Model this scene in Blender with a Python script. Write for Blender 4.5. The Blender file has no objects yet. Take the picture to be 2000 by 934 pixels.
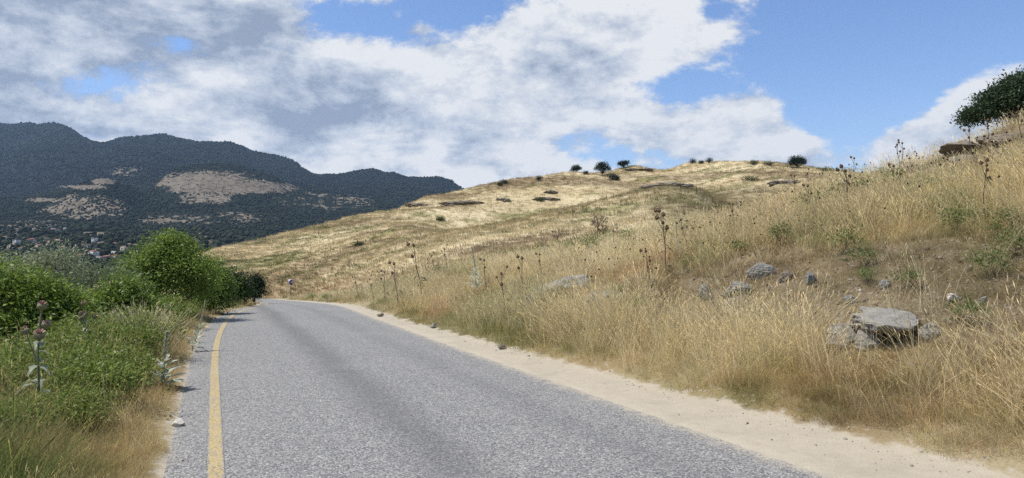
import bpy, math, random
import numpy as np
from math import radians

# ------------------------------------------------------------------ camera, sky, sun, exposure
F, CX, HY, CAMZ = 1376.0, 1000.0, 495.0, 1.6       # focal length and horizon in photograph pixels, eye height in metres
sc = bpy.context.scene
C = sc.collection
cd = bpy.data.cameras.new('camera'); cam = bpy.data.objects.new('camera', cd); C.objects.link(cam)
cd.sensor_width = 36.0; cd.lens = F / 2000 * 36.0
cd.shift_y = (HY - 467) / 2000
cd.clip_start = 0.05; cd.clip_end = 30000
cam.location = (0, 0, CAMZ); cam.rotation_euler = (radians(90), 0, 0)
sc.camera = cam

SUN_EL, SUN_AZ = radians(62), radians(-95)          # azimuth from +Y towards +X
sd = bpy.data.lights.new('sun', 'SUN'); sun = bpy.data.objects.new('sun', sd); C.objects.link(sun)
sd.energy = 4.6; sd.angle = radians(0.6); sd.color = (1.0, 0.955, 0.88)
sun.rotation_euler = (math.pi / 2 - SUN_EL, 0, math.pi - SUN_AZ)
sc.view_settings.view_transform = 'Standard'; sc.view_settings.look = 'None'
sc.view_settings.exposure = 0.28; sc.view_settings.gamma = 1.0
sc.view_settings.use_curve_mapping = False
sc.cycles.use_denoising = False
sc.cycles.max_bounces = 4; sc.cycles.transparent_max_bounces = 8
sc.cycles.volume_bounces = 0

class NT:
    """small helper to write node trees"""
    def __init__(s, tree): s.t = tree; s.n = tree.nodes; s.l = tree.links
    def put(s, sock, v):
        if isinstance(v, bpy.types.NodeSocket): s.l.new(v, sock)
        elif v is not None:
            if hasattr(sock.default_value, '__len__') and not isinstance(v, str):
                v = tuple(v)
                if len(sock.default_value) == 4 and len(v) == 3: v = v + (1,)
            sock.default_value = v
    def node(s, typ, ins=None, **props):
        nd = s.n.new(typ)
        for k, v in props.items(): setattr(nd, k, v)
        for k, v in (ins or {}).items(): s.put(nd.inputs[k], v)
        return nd
    def m(s, op, a, b=None, c=None, clamp=False):
        nd = s.n.new('ShaderNodeMath'); nd.operation = op; nd.use_clamp = clamp
        for i, v in enumerate((a, b, c)):
            if v is not None: s.put(nd.inputs[i], v)
        return nd.outputs[0]
    def vm(s, op, a, b=None):
        nd = s.n.new('ShaderNodeVectorMath'); nd.operation = op
        s.put(nd.inputs[0], a)
        if b is not None: s.put(nd.inputs[1], b)
        return nd.outputs[0]
    def mix(s, f, a, b, blend='MIX'):
        nd = s.n.new('ShaderNodeMix'); nd.data_type = 'RGBA'; nd.blend_type = blend
        s.put(nd.inputs[0], f); s.put(nd.inputs[6], a); s.put(nd.inputs[7], b)
        return nd.outputs[2]
    def noise(s, vec, scale, detail=4, rough=0.55, dist=0.0, out=0):
        nd = s.node('ShaderNodeTexNoise', {'Vector': vec, 'Scale': scale, 'Detail': detail, 'Roughness': rough, 'Distortion': dist})
        return nd.outputs[out]
    def ss(s, v, lo, hi, a=0.0, b=1.0):
        nd = s.n.new('ShaderNodeMapRange'); nd.interpolation_type = 'SMOOTHSTEP'
        s.put(nd.inputs[0], v)
        for i, q in enumerate((lo, hi, a, b)): s.put(nd.inputs[1 + i], q)
        return nd.outputs[0]
    def attr(s, name, kind='GEOMETRY', out='Color'):
        nd = s.n.new('ShaderNodeAttribute'); nd.attribute_name = name; nd.attribute_type = kind
        return nd.outputs[out]

def build_world():
    w = bpy.data.worlds.new('World'); sc.world = w; w.use_nodes = True
    w.node_tree.nodes.clear(); T = NT(w.node_tree)
    w.cycles.sampling_method = 'MANUAL'; w.cycles.sample_map_resolution = 512
    sky = T.node('ShaderNodeTexSky', sky_type='NISHITA', sun_disc=False)
    sky.sun_elevation = SUN_EL; sky.sun_rotation = SUN_AZ
    sky.air_density = 1.0; sky.dust_density = 0.3; sky.ozone_density = 1.5; sky.altitude = 150
    co = T.node('ShaderNodeTexCoord').outputs['Generated']
    sx = T.node('ShaderNodeSeparateXYZ', {0: co}); x, y, z = sx.outputs
    az = T.m('MULTIPLY', T.m('ARCTAN2', x, y), 57.2958)
    el = T.m('MULTIPLY', T.m('ARCSINE', z), 57.2958)
    zz = T.m('ADD', T.m('MAXIMUM', z, 0.0), 0.16)
    cmb = T.node('ShaderNodeCombineXYZ', {0: T.m('DIVIDE', x, zz), 1: T.m('DIVIDE', y, zz), 2: 3.7})
    pl = cmb.outputs[0]
    dirv = T.vm('MULTIPLY', co, (1.0, 1.0, 1.7))
    # two cloud decks: a broken high sheet (plane projected) and piled cumulus (direction space)
    def dens(off):
        p = T.vm('ADD', pl, off) if off else pl
        d = T.vm('ADD', dirv, tuple(q * 0.16 for q in off)) if off else dirv
        a = T.noise(p, 1.25, 7, 0.60, 0.35)
        b = T.noise(d, 4.6, 8, 0.60, 0.25)
        c = T.noise(d, 19.0, 6, 0.66, 0.0)
        return T.m('ADD', T.m('ADD', T.m('MULTIPLY', a, 0.30), T.m('MULTIPLY', b, 0.50)), T.m('MULTIPLY', c, 0.20))
    n1 = dens(None)
    sv = (math.sin(SUN_AZ) * 0.10, math.cos(SUN_AZ) * 0.10, 0.28)
    n2 = dens(sv)
    def blob(a0, e0, sa, se, amp):
        u = T.m('DIVIDE', T.m('SUBTRACT', az, a0), sa); v = T.m('DIVIDE', T.m('SUBTRACT', el, e0), se)
        q = T.m('ADD', T.m('MULTIPLY', u, u), T.m('MULTIPLY', v, v))
        return T.m('MULTIPLY', T.m('POWER', 2.71828, T.m('MULTIPLY', q, -1.0)), amp)
    def sky_at(px, py): return math.degrees(math.atan((px - CX) / F)), math.degrees(math.atan((HY - py) / F * math.cos(math.atan((px - CX) / F))))
    def field(items):
        tot = None
        for px, py, wa, we, amp in items:
            a, e = sky_at(px, py); b = blob(a, e, wa, we, amp); tot = b if tot is None else T.m('ADD', tot, b)
        return tot
    bias = field([(150, 130, 24, 16, .17), (770, 200, 5.5, 3.6, .16), (1000, 230, 13, 6, .10), (1000, 90, 12, 4, .05),
                  (1300, 70, 8, 3.4, .09), (1500, 185, 3.6, 1.6, .08), (1430, 250, 5.5, 2.0, .11), (1590, 60, 2.6, 1.4, .09),
                  (1930, 200, 4.6, 3.6, .20), (1840, 260, 4, 2, .14), (1680, 295, 9, 1.5, .13), (1790, 90, 8, 6, -.20), (1660, 220, 3.5, 3.2, -.12),
                  (1330, 165, 4.5, 1.3, -.13), (900, 12, 5, 1.3, -.13), (680, 25, 4, 1.2, -.11), (1400, 20, 2, .8, -.09), (1750, 10, 16, 4, -.10), (340, 75, 2.2, 1.0, -.075), (215, 165, 2.8, 1.1, -.05), (1100, 310, 9, 1.0, -.05)])
    grey = field([(130, 40, 15, 5, .55), (520, 45, 5, 2.5, .40), (700, 245, 6, 1.6, .60), (560, 270, 5, 1.5, .35), (60, 240, 9, 4, .1), (800, 150, 4, 1.6, -.55), (1000, 150, 9, 5, -.12), (1300, 80, 6, 4, -.08), (1930, 235, 6, 2, .15)])
    d = T.m('ADD', n1, bias)
    cover = T.m('MULTIPLY', T.ss(d, 0.505, 0.580), T.ss(el, -2.0, 0.0))
    thick = T.ss(d, 0.58, 0.80)
    relief = T.m('MULTIPLY', T.m('SUBTRACT', n1, n2), 7.0)
    lit = T.m('SUBTRACT', T.m('ADD', T.m('SUBTRACT', 0.82, T.m('MULTIPLY', thick, 0.30)), relief), T.m('MULTIPLY', grey, 0.75), clamp=True)
    cloud = T.node('ShaderNodeValToRGB', {0: lit})
    r = cloud.color_ramp; r.elements[0].position = 0.0; r.elements[0].color = (0.25, 0.30, 0.39, 1)
    r.elements[1].position = 1.0; r.elements[1].color = (0.73, 0.735, 0.735, 1)
    e = r.elements.new(0.5); e.color = (0.47, 0.515, 0.585, 1)
    skyc = T.mix(1.0, sky.outputs[0], (0.100, 0.112, 0.135, 1), 'MULTIPLY')
    veil = T.m('MULTIPLY', T.ss(el, 14.0, 1.0), 0.30)
    skyc = T.mix(veil, skyc, (0.50, 0.57, 0.66, 1))
    col = T.mix(T.m('MULTIPLY', cover, 0.95), skyc, cloud.outputs[0])
    bg = T.node('ShaderNodeBackground', {'Color': col, 'Strength': 1.0})
    T.l.new(bg.outputs[0], T.node('ShaderNodeOutputWorld').inputs[0])
build_world()

# ------------------------------------------------------------------ helpers
rng = np.random.default_rng(7); random.seed(7)

def _h(ix, iy, seed):
    n = (ix.astype(np.int64) * 374761393 + iy.astype(np.int64) * 668265263 + seed * 1442695041) & 0xffffffff
    n = ((n ^ (n >> 13)) * 1274126177) & 0xffffffff
    return ((n ^ (n >> 16)) & 0xffff) / 65535.0
def vnoise(x, y, seed=0):
    x = np.asarray(x, float); y = np.asarray(y, float)
    ix, iy = np.floor(x), np.floor(y); fx, fy = x - ix, y - iy
    fx = fx * fx * (3 - 2 * fx); fy = fy * fy * (3 - 2 * fy)
    a, b = _h(ix, iy, seed), _h(ix + 1, iy, seed); c, d = _h(ix, iy + 1, seed), _h(ix + 1, iy + 1, seed)
    return (a * (1 - fx) + b * fx) * (1 - fy) + (c * (1 - fx) + d * fx) * fy
def fbm(x, y, octv=4, seed=0):
    s = 0; a = 0.5; t = 0
    for i in range(octv):
        s = s + a * vnoise(x * 2 ** i, y * 2 ** i, seed + i * 17); t += a; a *= 0.5
    return s / t
def sstep(a, b, x):
    t = np.clip((np.asarray(x, float) - a) / (b - a), 0, 1); return t * t * (3 - 2 * t)
def lerp(a, b, t): return a + (b - a) * t

def raw_mesh(name, V, F3=None, F4=None, smooth=False, cols=None):
    me = bpy.data.meshes.new(name); V = np.asarray(V, np.float32)
    me.vertices.add(len(V)); me.vertices.foreach_set('co', V.ravel())
    parts = [np.asarray(f, np.int32) for f in (F3, F4) if f is not None and len(f)]
    if parts:
        li = np.concatenate([p.ravel() for p in parts]); tot = np.concatenate([np.full(len(p), p.shape[1], np.int32) for p in parts])
        me.loops.add(len(li)); me.loops.foreach_set('vertex_index', li)
        me.polygons.add(len(tot)); st = np.concatenate([[0], np.cumsum(tot)[:-1]]).astype(np.int32)
        me.polygons.foreach_set('loop_start', st)
        if smooth: me.polygons.foreach_set('use_smooth', np.ones(len(tot), bool))
    for k, v in (cols or {}).items():
        v = np.asarray(v, np.float32)
        if v.ndim == 1:
            a = me.attributes.new(k, 'FLOAT', 'POINT'); a.data.foreach_set('value', v)
        else:
            if v.shape[1] == 3: v = np.concatenate([v, np.ones((len(v), 1), np.float32)], 1)
            a = me.attributes.new(k, 'FLOAT_COLOR', 'POINT'); a.data.foreach_set('color', v.ravel())
    me.update(calc_edges=True); me.validate()
    return me
def link(name, me, mat=None, parent=None, loc=None):
    o = bpy.data.objects.new(name, me); C.objects.link(o)
    if mat is not None and me is not None and len(me.materials) == 0: me.materials.append(mat)
    if parent is not None: o.parent = parent
    if loc is not None: o.location = loc
    return o
def tag(o, label, cat, group=None, kind=None):
    if label: o['label'] = label
    if cat: o['category'] = cat
    if group: o['group'] = group
    if kind: o['kind'] = kind
    return o
def empty(name, loc, label, cat, group=None, rz=0, scale=1):
    o = bpy.data.objects.new(name, None); C.objects.link(o); o.location = loc; o.rotation_euler = (0, 0, rz)
    o.scale = (scale,) * 3; o.empty_display_size = 0.2
    return tag(o, label, cat, group)
def copy_tree(o, parent=None):
    c = o.copy(); C.objects.link(c); c.parent = parent
    for ch in list(o.children): copy_tree(ch, c)
    return c

class MB:
    def __init__(s): s.V = []; s.T = []; s.Q = []; s.c = []; s.n = 0
    def add(s, V, T=None, Q=None, col=None):
        V = np.asarray(V, float)
        if T is not None and len(T): s.T.append(np.asarray(T) + s.n)
        if Q is not None and len(Q): s.Q.append(np.asarray(Q) + s.n)
        s.V.append(V); s.n += len(V)
        if col is not None:
            col = np.asarray(col, float); s.c.append(np.tile(col, (len(V), 1)) if col.ndim == 1 else col)
    def box(s, c, d, col=None, rz=0):
        q = np.array([[i, j, k] for i in (-.5, .5) for j in (-.5, .5) for k in (-.5, .5)]) * np.array(d)
        if rz: q = q @ np.array([[math.cos(rz), math.sin(rz), 0], [-math.sin(rz), math.cos(rz), 0], [0, 0, 1]])
        s.add(q + np.array(c), None, [[0, 1, 3, 2], [4, 6, 7, 5], [0, 4, 5, 1], [2, 3, 7, 6], [0, 2, 6, 4], [1, 5, 7, 3]], col)
    def tube(s, pts, rad, sides=5, col=None, cap=True):
        pts = np.asarray(pts, float); rad = np.asarray(rad, float); n = len(pts)
        d = np.gradient(pts, axis=0); d /= np.linalg.norm(d, axis=1, keepdims=True) + 1e-9
        ref = np.array([0.31, 0.95, 0.05]); a = np.cross(d, ref); a /= np.linalg.norm(a, axis=1, keepdims=True) + 1e-9
        b = np.cross(d, a); th = np.arange(sides) / sides * 2 * np.pi
        V = (pts[:, None] + rad[:, None, None] * (np.cos(th)[None, :, None] * a[:, None] + np.sin(th)[None, :, None] * b[:, None])).reshape(-1, 3)
        i = np.arange(n - 1)[:, None] * sides + np.arange(sides)[None]; j = np.arange(n - 1)[:, None] * sides + (np.arange(sides)[None] + 1) % sides
        Q = np.stack([i, j, j + sides, i + sides], -1).reshape(-1, 4)
        T = []
        if cap:
            V = np.concatenate([V, pts[-1:] + d[-1:] * rad[-1]]); k = (n - 1) * sides
            T = [[k + q, k + (q + 1) % sides, n * sides] for q in range(sides)]
        s.add(V, T, Q, col)
    def mesh(s, name, smooth=False):
        cols = {'tint': np.concatenate(s.c)} if s.c and sum(len(q) for q in s.c) == s.n else None
        return raw_mesh(name, np.concatenate(s.V), np.concatenate(s.T) if s.T else None, np.concatenate(s.Q) if s.Q else None, smooth, cols)

# ------------------------------------------------------------------ materials
def new_mat(name):
    m = bpy.data.materials.new(name); m.use_nodes = True; m.node_tree.nodes.clear()
    T = NT(m.node_tree); out = T.node('ShaderNodeOutputMaterial'); return m, T, out
def principled(T, out, col, rough=0.9, bump=None, bstr=0.3, bdist=0.01, spec=0.3):
    p = T.node('ShaderNodeBsdfPrincipled', {'Base Color': col, 'Roughness': rough, 'Specular IOR Level': spec})
    if bump is not None:
        b = T.node('ShaderNodeBump', {'Height': bump, 'Strength': bstr, 'Distance': bdist}); T.l.new(b.outputs[0], p.inputs['Normal'])
    T.l.new(p.outputs[0], out.inputs[0]); return p
def mat_leaf(name, kind='GEOMETRY', trans=0.35, rough=0.55, var=0.0):
    m, T, out = new_mat(name); c = T.attr('tint', kind)
    if kind == 'INSTANCER': c = T.mix(1.0, c, T.attr('shade', 'GEOMETRY'), 'MULTIPLY')
    d = T.node('ShaderNodeBsdfPrincipled', {'Base Color': c, 'Roughness': rough, 'Specular IOR Level': 0.25})
    tr = T.node('ShaderNodeBsdfTranslucent', {'Color': c})
    mx = T.node('ShaderNodeMixShader', {0: trans, 1: d.outputs[0], 2: tr.outputs[0]}); T.l.new(mx.outputs[0], out.inputs[0])
    return m
def mat_tint(name, rough=0.85, nscale=30, amt=0.35, bump=0.3, bdist=0.005):
    m, T, out = new_mat(name); p = T.node('ShaderNodeNewGeometry').outputs['Position']
    n = T.noise(p, nscale, 5)
    c = T.mix(T.m('MULTIPLY', n, amt), T.attr('tint'), (0.02, 0.018, 0.015, 1))
    principled(T, out, c, rough, n, bump, bdist); return m
def mat_flat(name, col, rough=0.8, nscale=12, amt=0.25):
    m, T, out = new_mat(name); p = T.node('ShaderNodeTexCoord').outputs['Object']
    n = T.noise(p, nscale, 4); dk = tuple(q * (1 - amt) for q in col[:3]); lt = tuple(min(1, q * (1 + amt)) for q in col[:3])
    principled(T, out, T.mix(n, dk, lt), rough, n, 0.15, 0.004); return m

def mat_asphalt(name, paint=False):
    m, T, out = new_mat(name); p = T.node('ShaderNodeNewGeometry').outputs['Position']
    vo = T.node('ShaderNodeTexVoronoi', {'Vector': p, 'Scale': 78.0, 'Randomness': 1.0})
    v2 = T.node('ShaderNodeTexVoronoi', {'Vector': p, 'Scale': 25.0})
    rnd = T.node('ShaderNodeSeparateColor', {0: vo.outputs['Color']}); r2 = T.node('ShaderNodeSeparateColor', {0: v2.outputs['Color']})
    chip = T.node('ShaderNodeValToRGB', {0: rnd.outputs[0]}); e = chip.color_ramp
    e.elements[0].position = 0.0; e.elements[0].color = (0.085, 0.084, 0.084, 1); e.elements[1].position = 1.0; e.elements[1].color = (0.46, 0.445, 0.40, 1)
    q = e.elements.new(0.42); q.color = (0.180, 0.177, 0.172, 1); q = e.elements.new(0.75); q.color = (0.285, 0.276, 0.252, 1)
    gap = T.ss(vo.outputs['Distance'], 0.35, 0.75)
    c = T.mix(T.m('MULTIPLY', gap, 0.5), chip.outputs[0], (0.060, 0.060, 0.063, 1))
    c = T.mix(T.m('MULTIPLY', T.ss(r2.outputs[0], 0.6, 1.0), 0.22), c, (0.34, 0.33, 0.30, 1))
    big = T.noise(p, 0.35, 4, 0.5)
    uu = T.attr('road_u', out='Fac')
    # polished, binder-rich wheel tracks; lighter crown and edges
    def track(u0, w): return T.ss(T.m('ABSOLUTE', T.m('SUBTRACT', T.m('ADD', uu, T.m('MULTIPLY', T.m('SUBTRACT', big, 0.5), 0.5)), u0)), w, 0.0)
    tr = T.m('MAXIMUM', track(1.75, 0.5), T.m('MULTIPLY', track(3.25, 0.4), 0.45))
    c = T.mix(T.m('MULTIPLY', tr, 0.5), c, (0.085, 0.083, 0.082, 1))
    c = T.mix(T.m('MULTIPLY', T.ss(big, 0.5, 0.75), 0.22), c, (0.30, 0.29, 0.265, 1))
    n = T.noise(p, 6.0, 6, 0.65); nf = T.noise(p, 40.0, 3, 0.6)
    edge = T.attr('edge', out='Fac')
    if paint:
        wear = T.ss(T.m('ADD', T.m('MULTIPLY', rnd.outputs[1], 0.55), T.m('MULTIPLY', n, 0.65)), 0.52, 0.78, 1.0, 0.0)
        yel = T.mix(n, (0.42, 0.295, 0.085, 1), (0.48, 0.37, 0.17, 1))
        side = T.ss(T.m('ADD', edge, T.m('MULTIPLY', T.m('SUBTRACT', nf, 0.5), 0.05)), 0.0, 0.02)
        c = T.mix(T.m('MULTIPLY', T.m('MULTIPLY', T.m('ADD', T.m('MULTIPLY', wear, 0.62), 0.24), side), 0.98), c, yel)
    dust = T.ss(T.m('ADD', T.m('SUBTRACT', edge, T.m('MULTIPLY', T.m('SUBTRACT', n, 0.5), 0.75)), T.m('MULTIPLY', T.m('SUBTRACT', rnd.outputs[2], 0.5), 0.25)), 0.24, -0.10)
    if not paint: c = T.mix(dust, c, T.mix(nf, (0.33, 0.285, 0.21, 1), (0.42, 0.375, 0.29, 1)))
    h = T.m('SUBTRACT', 1.0, vo.outputs['Distance'])
    principled(T, out, c, 0.82, h, 0.55, 0.006, 0.35); return m

def mat_ground():
    m, T, out = new_mat('dry soil and thatch'); p = T.node('ShaderNodeNewGeometry').outputs['Position']
    n = T.noise(p, 3.0, 7, 0.65); nf = T.noise(p, 45.0, 4, 0.7); vo = T.node('ShaderNodeTexVoronoi', {'Vector': p, 'Scale': 28.0})
    c = T.attr('tint')
    c = T.mix(T.m('MULTIPLY', T.ss(nf, 0.35, 0.75), 0.5), c, T.mix(1.0, c, (0.42, 0.38, 0.34, 1), 'MULTIPLY'))
    peb = T.ss(T.node('ShaderNodeSeparateColor', {0: vo.outputs['Color']}).outputs[0], 0.93, 0.97)
    c = T.mix(T.m('MULTIPLY', peb, 0.5), c, (0.34, 0.32, 0.28, 1))
    sdv = T.attr('sand', out='Fac')
    mask = T.ss(T.m('ADD', sdv, T.m('MULTIPLY', T.m('SUBTRACT', n, 0.5), 1.1)), 0.35, 0.62)
    ns = T.noise(p, 9.0, 5, 0.6)
    sand = T.mix(ns, (0.33, 0.285, 0.21, 1), (0.45, 0.40, 0.31, 1))
    sand = T.mix(T.m('MULTIPLY', T.ss(T.noise(p, 90.0, 3, 0.7), 0.52, 0.70), 0.45), sand, (0.21, 0.185, 0.15, 1))
    sand = T.mix(T.m('MULTIPLY', T.ss(T.noise(p, 1.4, 5, 0.6), 0.45, 0.7), 0.4), sand, (0.27, 0.24, 0.19, 1))
    c = T.mix(mask, c, sand)
    principled(T, out, c, 0.95, T.m('ADD', nf, n), 0.5, 0.02, 0.1); return m

def mat_hill():
    m, T, out = new_mat('dry hill grass'); p = T.node('ShaderNodeNewGeometry').outputs['Position']
    st = T.node('ShaderNodeMapping', {0: p, 3: (0.35, 0.35, 2.2)}).outputs[0]
    n = T.noise(st, 1.6, 7, 0.68); nf = T.noise(p, 4.5, 5, 0.7)
    c = T.attr('tint')
    c = T.mix(T.m('MULTIPLY', T.ss(n, 0.46, 0.68), 0.45), c, T.mix(1.0, c, (0.60, 0.50, 0.40, 1), 'MULTIPLY'))
    c = T.mix(T.m('MULTIPLY', T.ss(nf, 0.55, 0.8), 0.5), c, T.mix(1.0, c, (1.5, 1.5, 1.4, 1), 'MULTIPLY'))
    principled(T, out, c, 0.95, T.m('ADD', n, nf), 0.7, 0.35, 0.1); return m

def mat_mountain():
    m, T, out = new_mat('wooded mountain slopes'); p = T.node('ShaderNodeNewGeometry').outputs['Position']
    n = T.noise(p, 0.012, 7, 0.66); nf = T.noise(p, 0.09, 5, 0.7); n3 = T.noise(p, 0.045, 5, 0.7)
    bare = T.attr('bare', out='Fac')
    forest = T.mix(nf, (0.011, 0.016, 0.013, 1), (0.030, 0.037, 0.027, 1))  # dark woodland green, with the cloud shadow over the mountain painted in
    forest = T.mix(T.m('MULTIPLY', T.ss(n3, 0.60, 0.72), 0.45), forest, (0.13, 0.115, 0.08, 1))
    earth = T.mix(T.ss(T.m('ADD', T.m('MULTIPLY', nf, 0.5), T.m('MULTIPLY', n3, 0.5)), 0.32, 0.66), (0.075, 0.062, 0.046, 1), (0.24, 0.205, 0.155, 1))  # bare earth darkened in its colour for the cloud shadow on it
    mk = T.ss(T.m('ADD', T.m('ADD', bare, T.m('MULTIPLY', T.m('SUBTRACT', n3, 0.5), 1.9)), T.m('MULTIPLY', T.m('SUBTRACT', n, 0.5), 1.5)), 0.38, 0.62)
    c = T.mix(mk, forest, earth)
    principled(T, out, c, 1.0, T.m('ADD', nf, n), 0.8, 10.0, 0.0); return m

def mat_rock(name, a, b, lichen=0.35):
    m, T, out = new_mat(name); p = T.node('ShaderNodeNewGeometry').outputs['Position']
    st = T.node('ShaderNodeMapping', {0: p, 2: (0.35, 0.3, 0.2), 3: (1.0, 1.0, 5.5)}).outputs[0]
    n = T.noise(st, 5.0, 8, 0.68, 0.4); nf = T.noise(p, 24.0, 6, 0.7); l = T.noise(p, 7.0, 5, 0.7)
    c = T.mix(n, a, b)
    c = T.mix(T.m('MULTIPLY', T.ss(nf, 0.52, 0.72), 0.5), c, tuple(q * 0.35 for q in a))
    c = T.mix(T.m('MULTIPLY', T.ss(l, 0.55, 0.62), lichen), c, (0.36, 0.36, 0.27, 1))
    principled(T, out, c, 0.93, T.m('ADD', T.m('MULTIPLY', n, 1.5), nf), 0.75, 0.03, 0.15); return m

M_ASPH, M_PAINT, M_GROUND, M_HILL, M_MTN = mat_asphalt('chip seal asphalt'), mat_asphalt('worn yellow paint', True), mat_ground(), mat_hill(), mat_mountain()
M_ROCK = mat_rock('grey schist', (0.165, 0.155, 0.135, 1), (0.37, 0.35, 0.31, 1)); M_ROCKD = mat_rock('brown weathered rock', (0.12, 0.10, 0.075, 1), (0.30, 0.25, 0.19, 1), 0.2)
M_ROCKW = mat_rock('pale limestone', (0.50, 0.46, 0.39, 1), (0.72, 0.68, 0.60, 1), 0.0)
M_GRASS, M_LEAF, M_STEM = mat_leaf('dry grass blades', 'INSTANCER', 0.45, 0.6), mat_leaf('foliage leaves', 'GEOMETRY', 0.36, 0.5), mat_tint('dry stems', 0.85, 60, 0.4)
M_BARK = mat_flat('bark', (0.10, 0.075, 0.05), 0.95, 9, 0.5)

# ------------------------------------------------------------------ road frame and near ground
CA, SA = math.cos(radians(23)), math.sin(radians(23))
def to_us(x, y): return x * CA + y * SA, -x * SA + y * CA
def to_xy(u, s): return u * CA - s * SA, u * SA + s * CA
def softplus(t): return np.where(t > 20, t, np.log1p(np.exp(np.minimum(t, 20))))
def road_z(s):
    s = np.asarray(s, float); return -0.01335 * s - 0.0445 * 2.5 * softplus((s - 27) / 2.5) + 0.058 * 14 * softplus((s - 130) / 14)
LX = [-80, 14, 18, 23, 27, 32, 40, 60, 85, 100, 120, 140, 165]
LINE = [0, 0, .12, .42, .95, 1.9, 2.75, 3.2, 3.7, 3.2, -2.0, -11, -26]
RX = [-80, 14, 22, 30, 40, 54, 92, 105, 120, 140, 165]
RIGHT = [4.25, 4.25, 4.4, 4.85, 5.3, 5.9, 7.1, 6.9, 4.0, -5, -20]
def smooth_interp(s, X, Yv):
    s = np.asarray(s, float); r = 0
    for o, w in ((-2.5, .25), (0, .5), (2.5, .25)): r = r + w * np.interp(s + o, X, Yv)
    return r
def line_u(s): return smooth_interp(s, LX, LINE)
def road_l(s): return line_u(s) - 0.36
def road_r(s): return smooth_interp(s, RX, RIGHT)
def sand_r(s): return road_r(s) + np.interp(s, [-80, 2, 5, 9, 13, 20, 30, 60, 165], [1.05, 1.05, 1.0, .78, .65, .48, .38, .36, .36])
CS = [-80, 0, 14, 18, 20.2, 22, 25, 29.4, 34, 39, 48, 61, 75, 100, 170]
CU = [25, 25, 23.3, 21.5, 16.9, 14.9, 13.2, 12.6, 11.7, 10.5, 9.3, 9.2, 9.6, 10.0, -14]
CH = [7.6, 7.6, 5.6, 3.79, 3.2, 2.23, 1.6, 2.0, 1.3, .5, .25, .1, .2, .2, .2]
HOLE = (7.05, 3.3)                                   # the hollow under the big slab (u, s)
def near_z(u, s, detail=True):
    u = np.asarray(u, float); s = np.asarray(s, float)
    zr = road_z(s); rl, rr, sr = road_l(s), road_r(s), sand_r(s)
    z = zr - 0.045
    # right bank
    d = np.maximum(u - sr, 0); H = smooth_interp(s, CS, CH); D = np.maximum(smooth_interp(s, CS, CU) - sr, 2.5)
    t = d / D
    prof = np.where(t < 1, 1.06 * t - 0.06 * t ** 3, 1 + 0.80 * (t - 1) - 1.5 * (t - 1) ** 2)
    prof = np.where(t > 1.8, 0.68 - 1.60 * (t - 1.8), prof)
    zb = zr + H * prof + 0.35 * np.exp(-((u - 22) / 3.5) ** 2 - ((s - 11.2) / 2.2) ** 2)
    # left verge and fall to the valley
    e = np.maximum(rl - 0.05 - u, 0)
    zl = zr + 0.05 * sstep(0, .5, e) - 0.26 * np.maximum(e - 1.3, 0) - 0.004 * np.maximum(e - 6, 0) ** 2
    zl = np.maximum(zl, zr - 16 - 0.02 * e)
    z = np.where(u > rr + 0.02, np.maximum(zr - 0.01 + (u - rr) * 0.02, zb - 0.01), z)
    z = np.where(u < rl - 0.02, zl, z)
    if detail:
        x, y = to_xy(u, s); off = sstep(0.1, 1.6, np.maximum(u - sr, rl - u))
        z = z + off * ((fbm(x * .55, y * .55, 4, 3) - .5) * .42 + (fbm(x * 2.3, y * 2.3, 3, 9) - .5) * .16)
        z = z + 0.03 * (fbm(x * 3, y * 3, 3, 31) - .5) * sstep(0.02, .3, np.maximum(u - rr, rl - u))
    return z
def ground(x, y): return near_z(*to_us(x, y))
def pt(px, py, Y): return np.array([(px - CX) / F * Y, Y, CAMZ - (py - HY) / F * Y])
def hit(px, py, y0=3.0, y1=120.0, default=None):
    """where the ray through a photograph pixel meets the near ground"""
    Y = np.exp(np.linspace(math.log(y0), math.log(y1), 900)); X = (px - CX) / F * Y
    below = CAMZ - (py - HY) / F * Y < ground(X, Y)
    if below.any():
        k = int(np.argmax(below)); y = Y[k]
    else:
        k = int(np.argmin(CAMZ - (py - HY) / F * Y - ground(X, Y) + np.where(Y > 60, 50, 0))) if default is None else int(np.argmin(abs(Y - default))); y = Y[k]
    x = (px - CX) / F * y
    return np.array([x, y, float(ground(x, y))])

def grid_faces(nr, nc):
    i = np.arange(nr - 1)[:, None] * nc + np.arange(nc - 1)[None]
    return np.stack([i, i + 1, i + nc + 1, i + nc], -1).reshape(-1, 4)
def mixc(a, b, t): return np.asarray(a)[None] * (1 - t[:, None]) + np.asarray(b)[None] * t[:, None]

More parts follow.
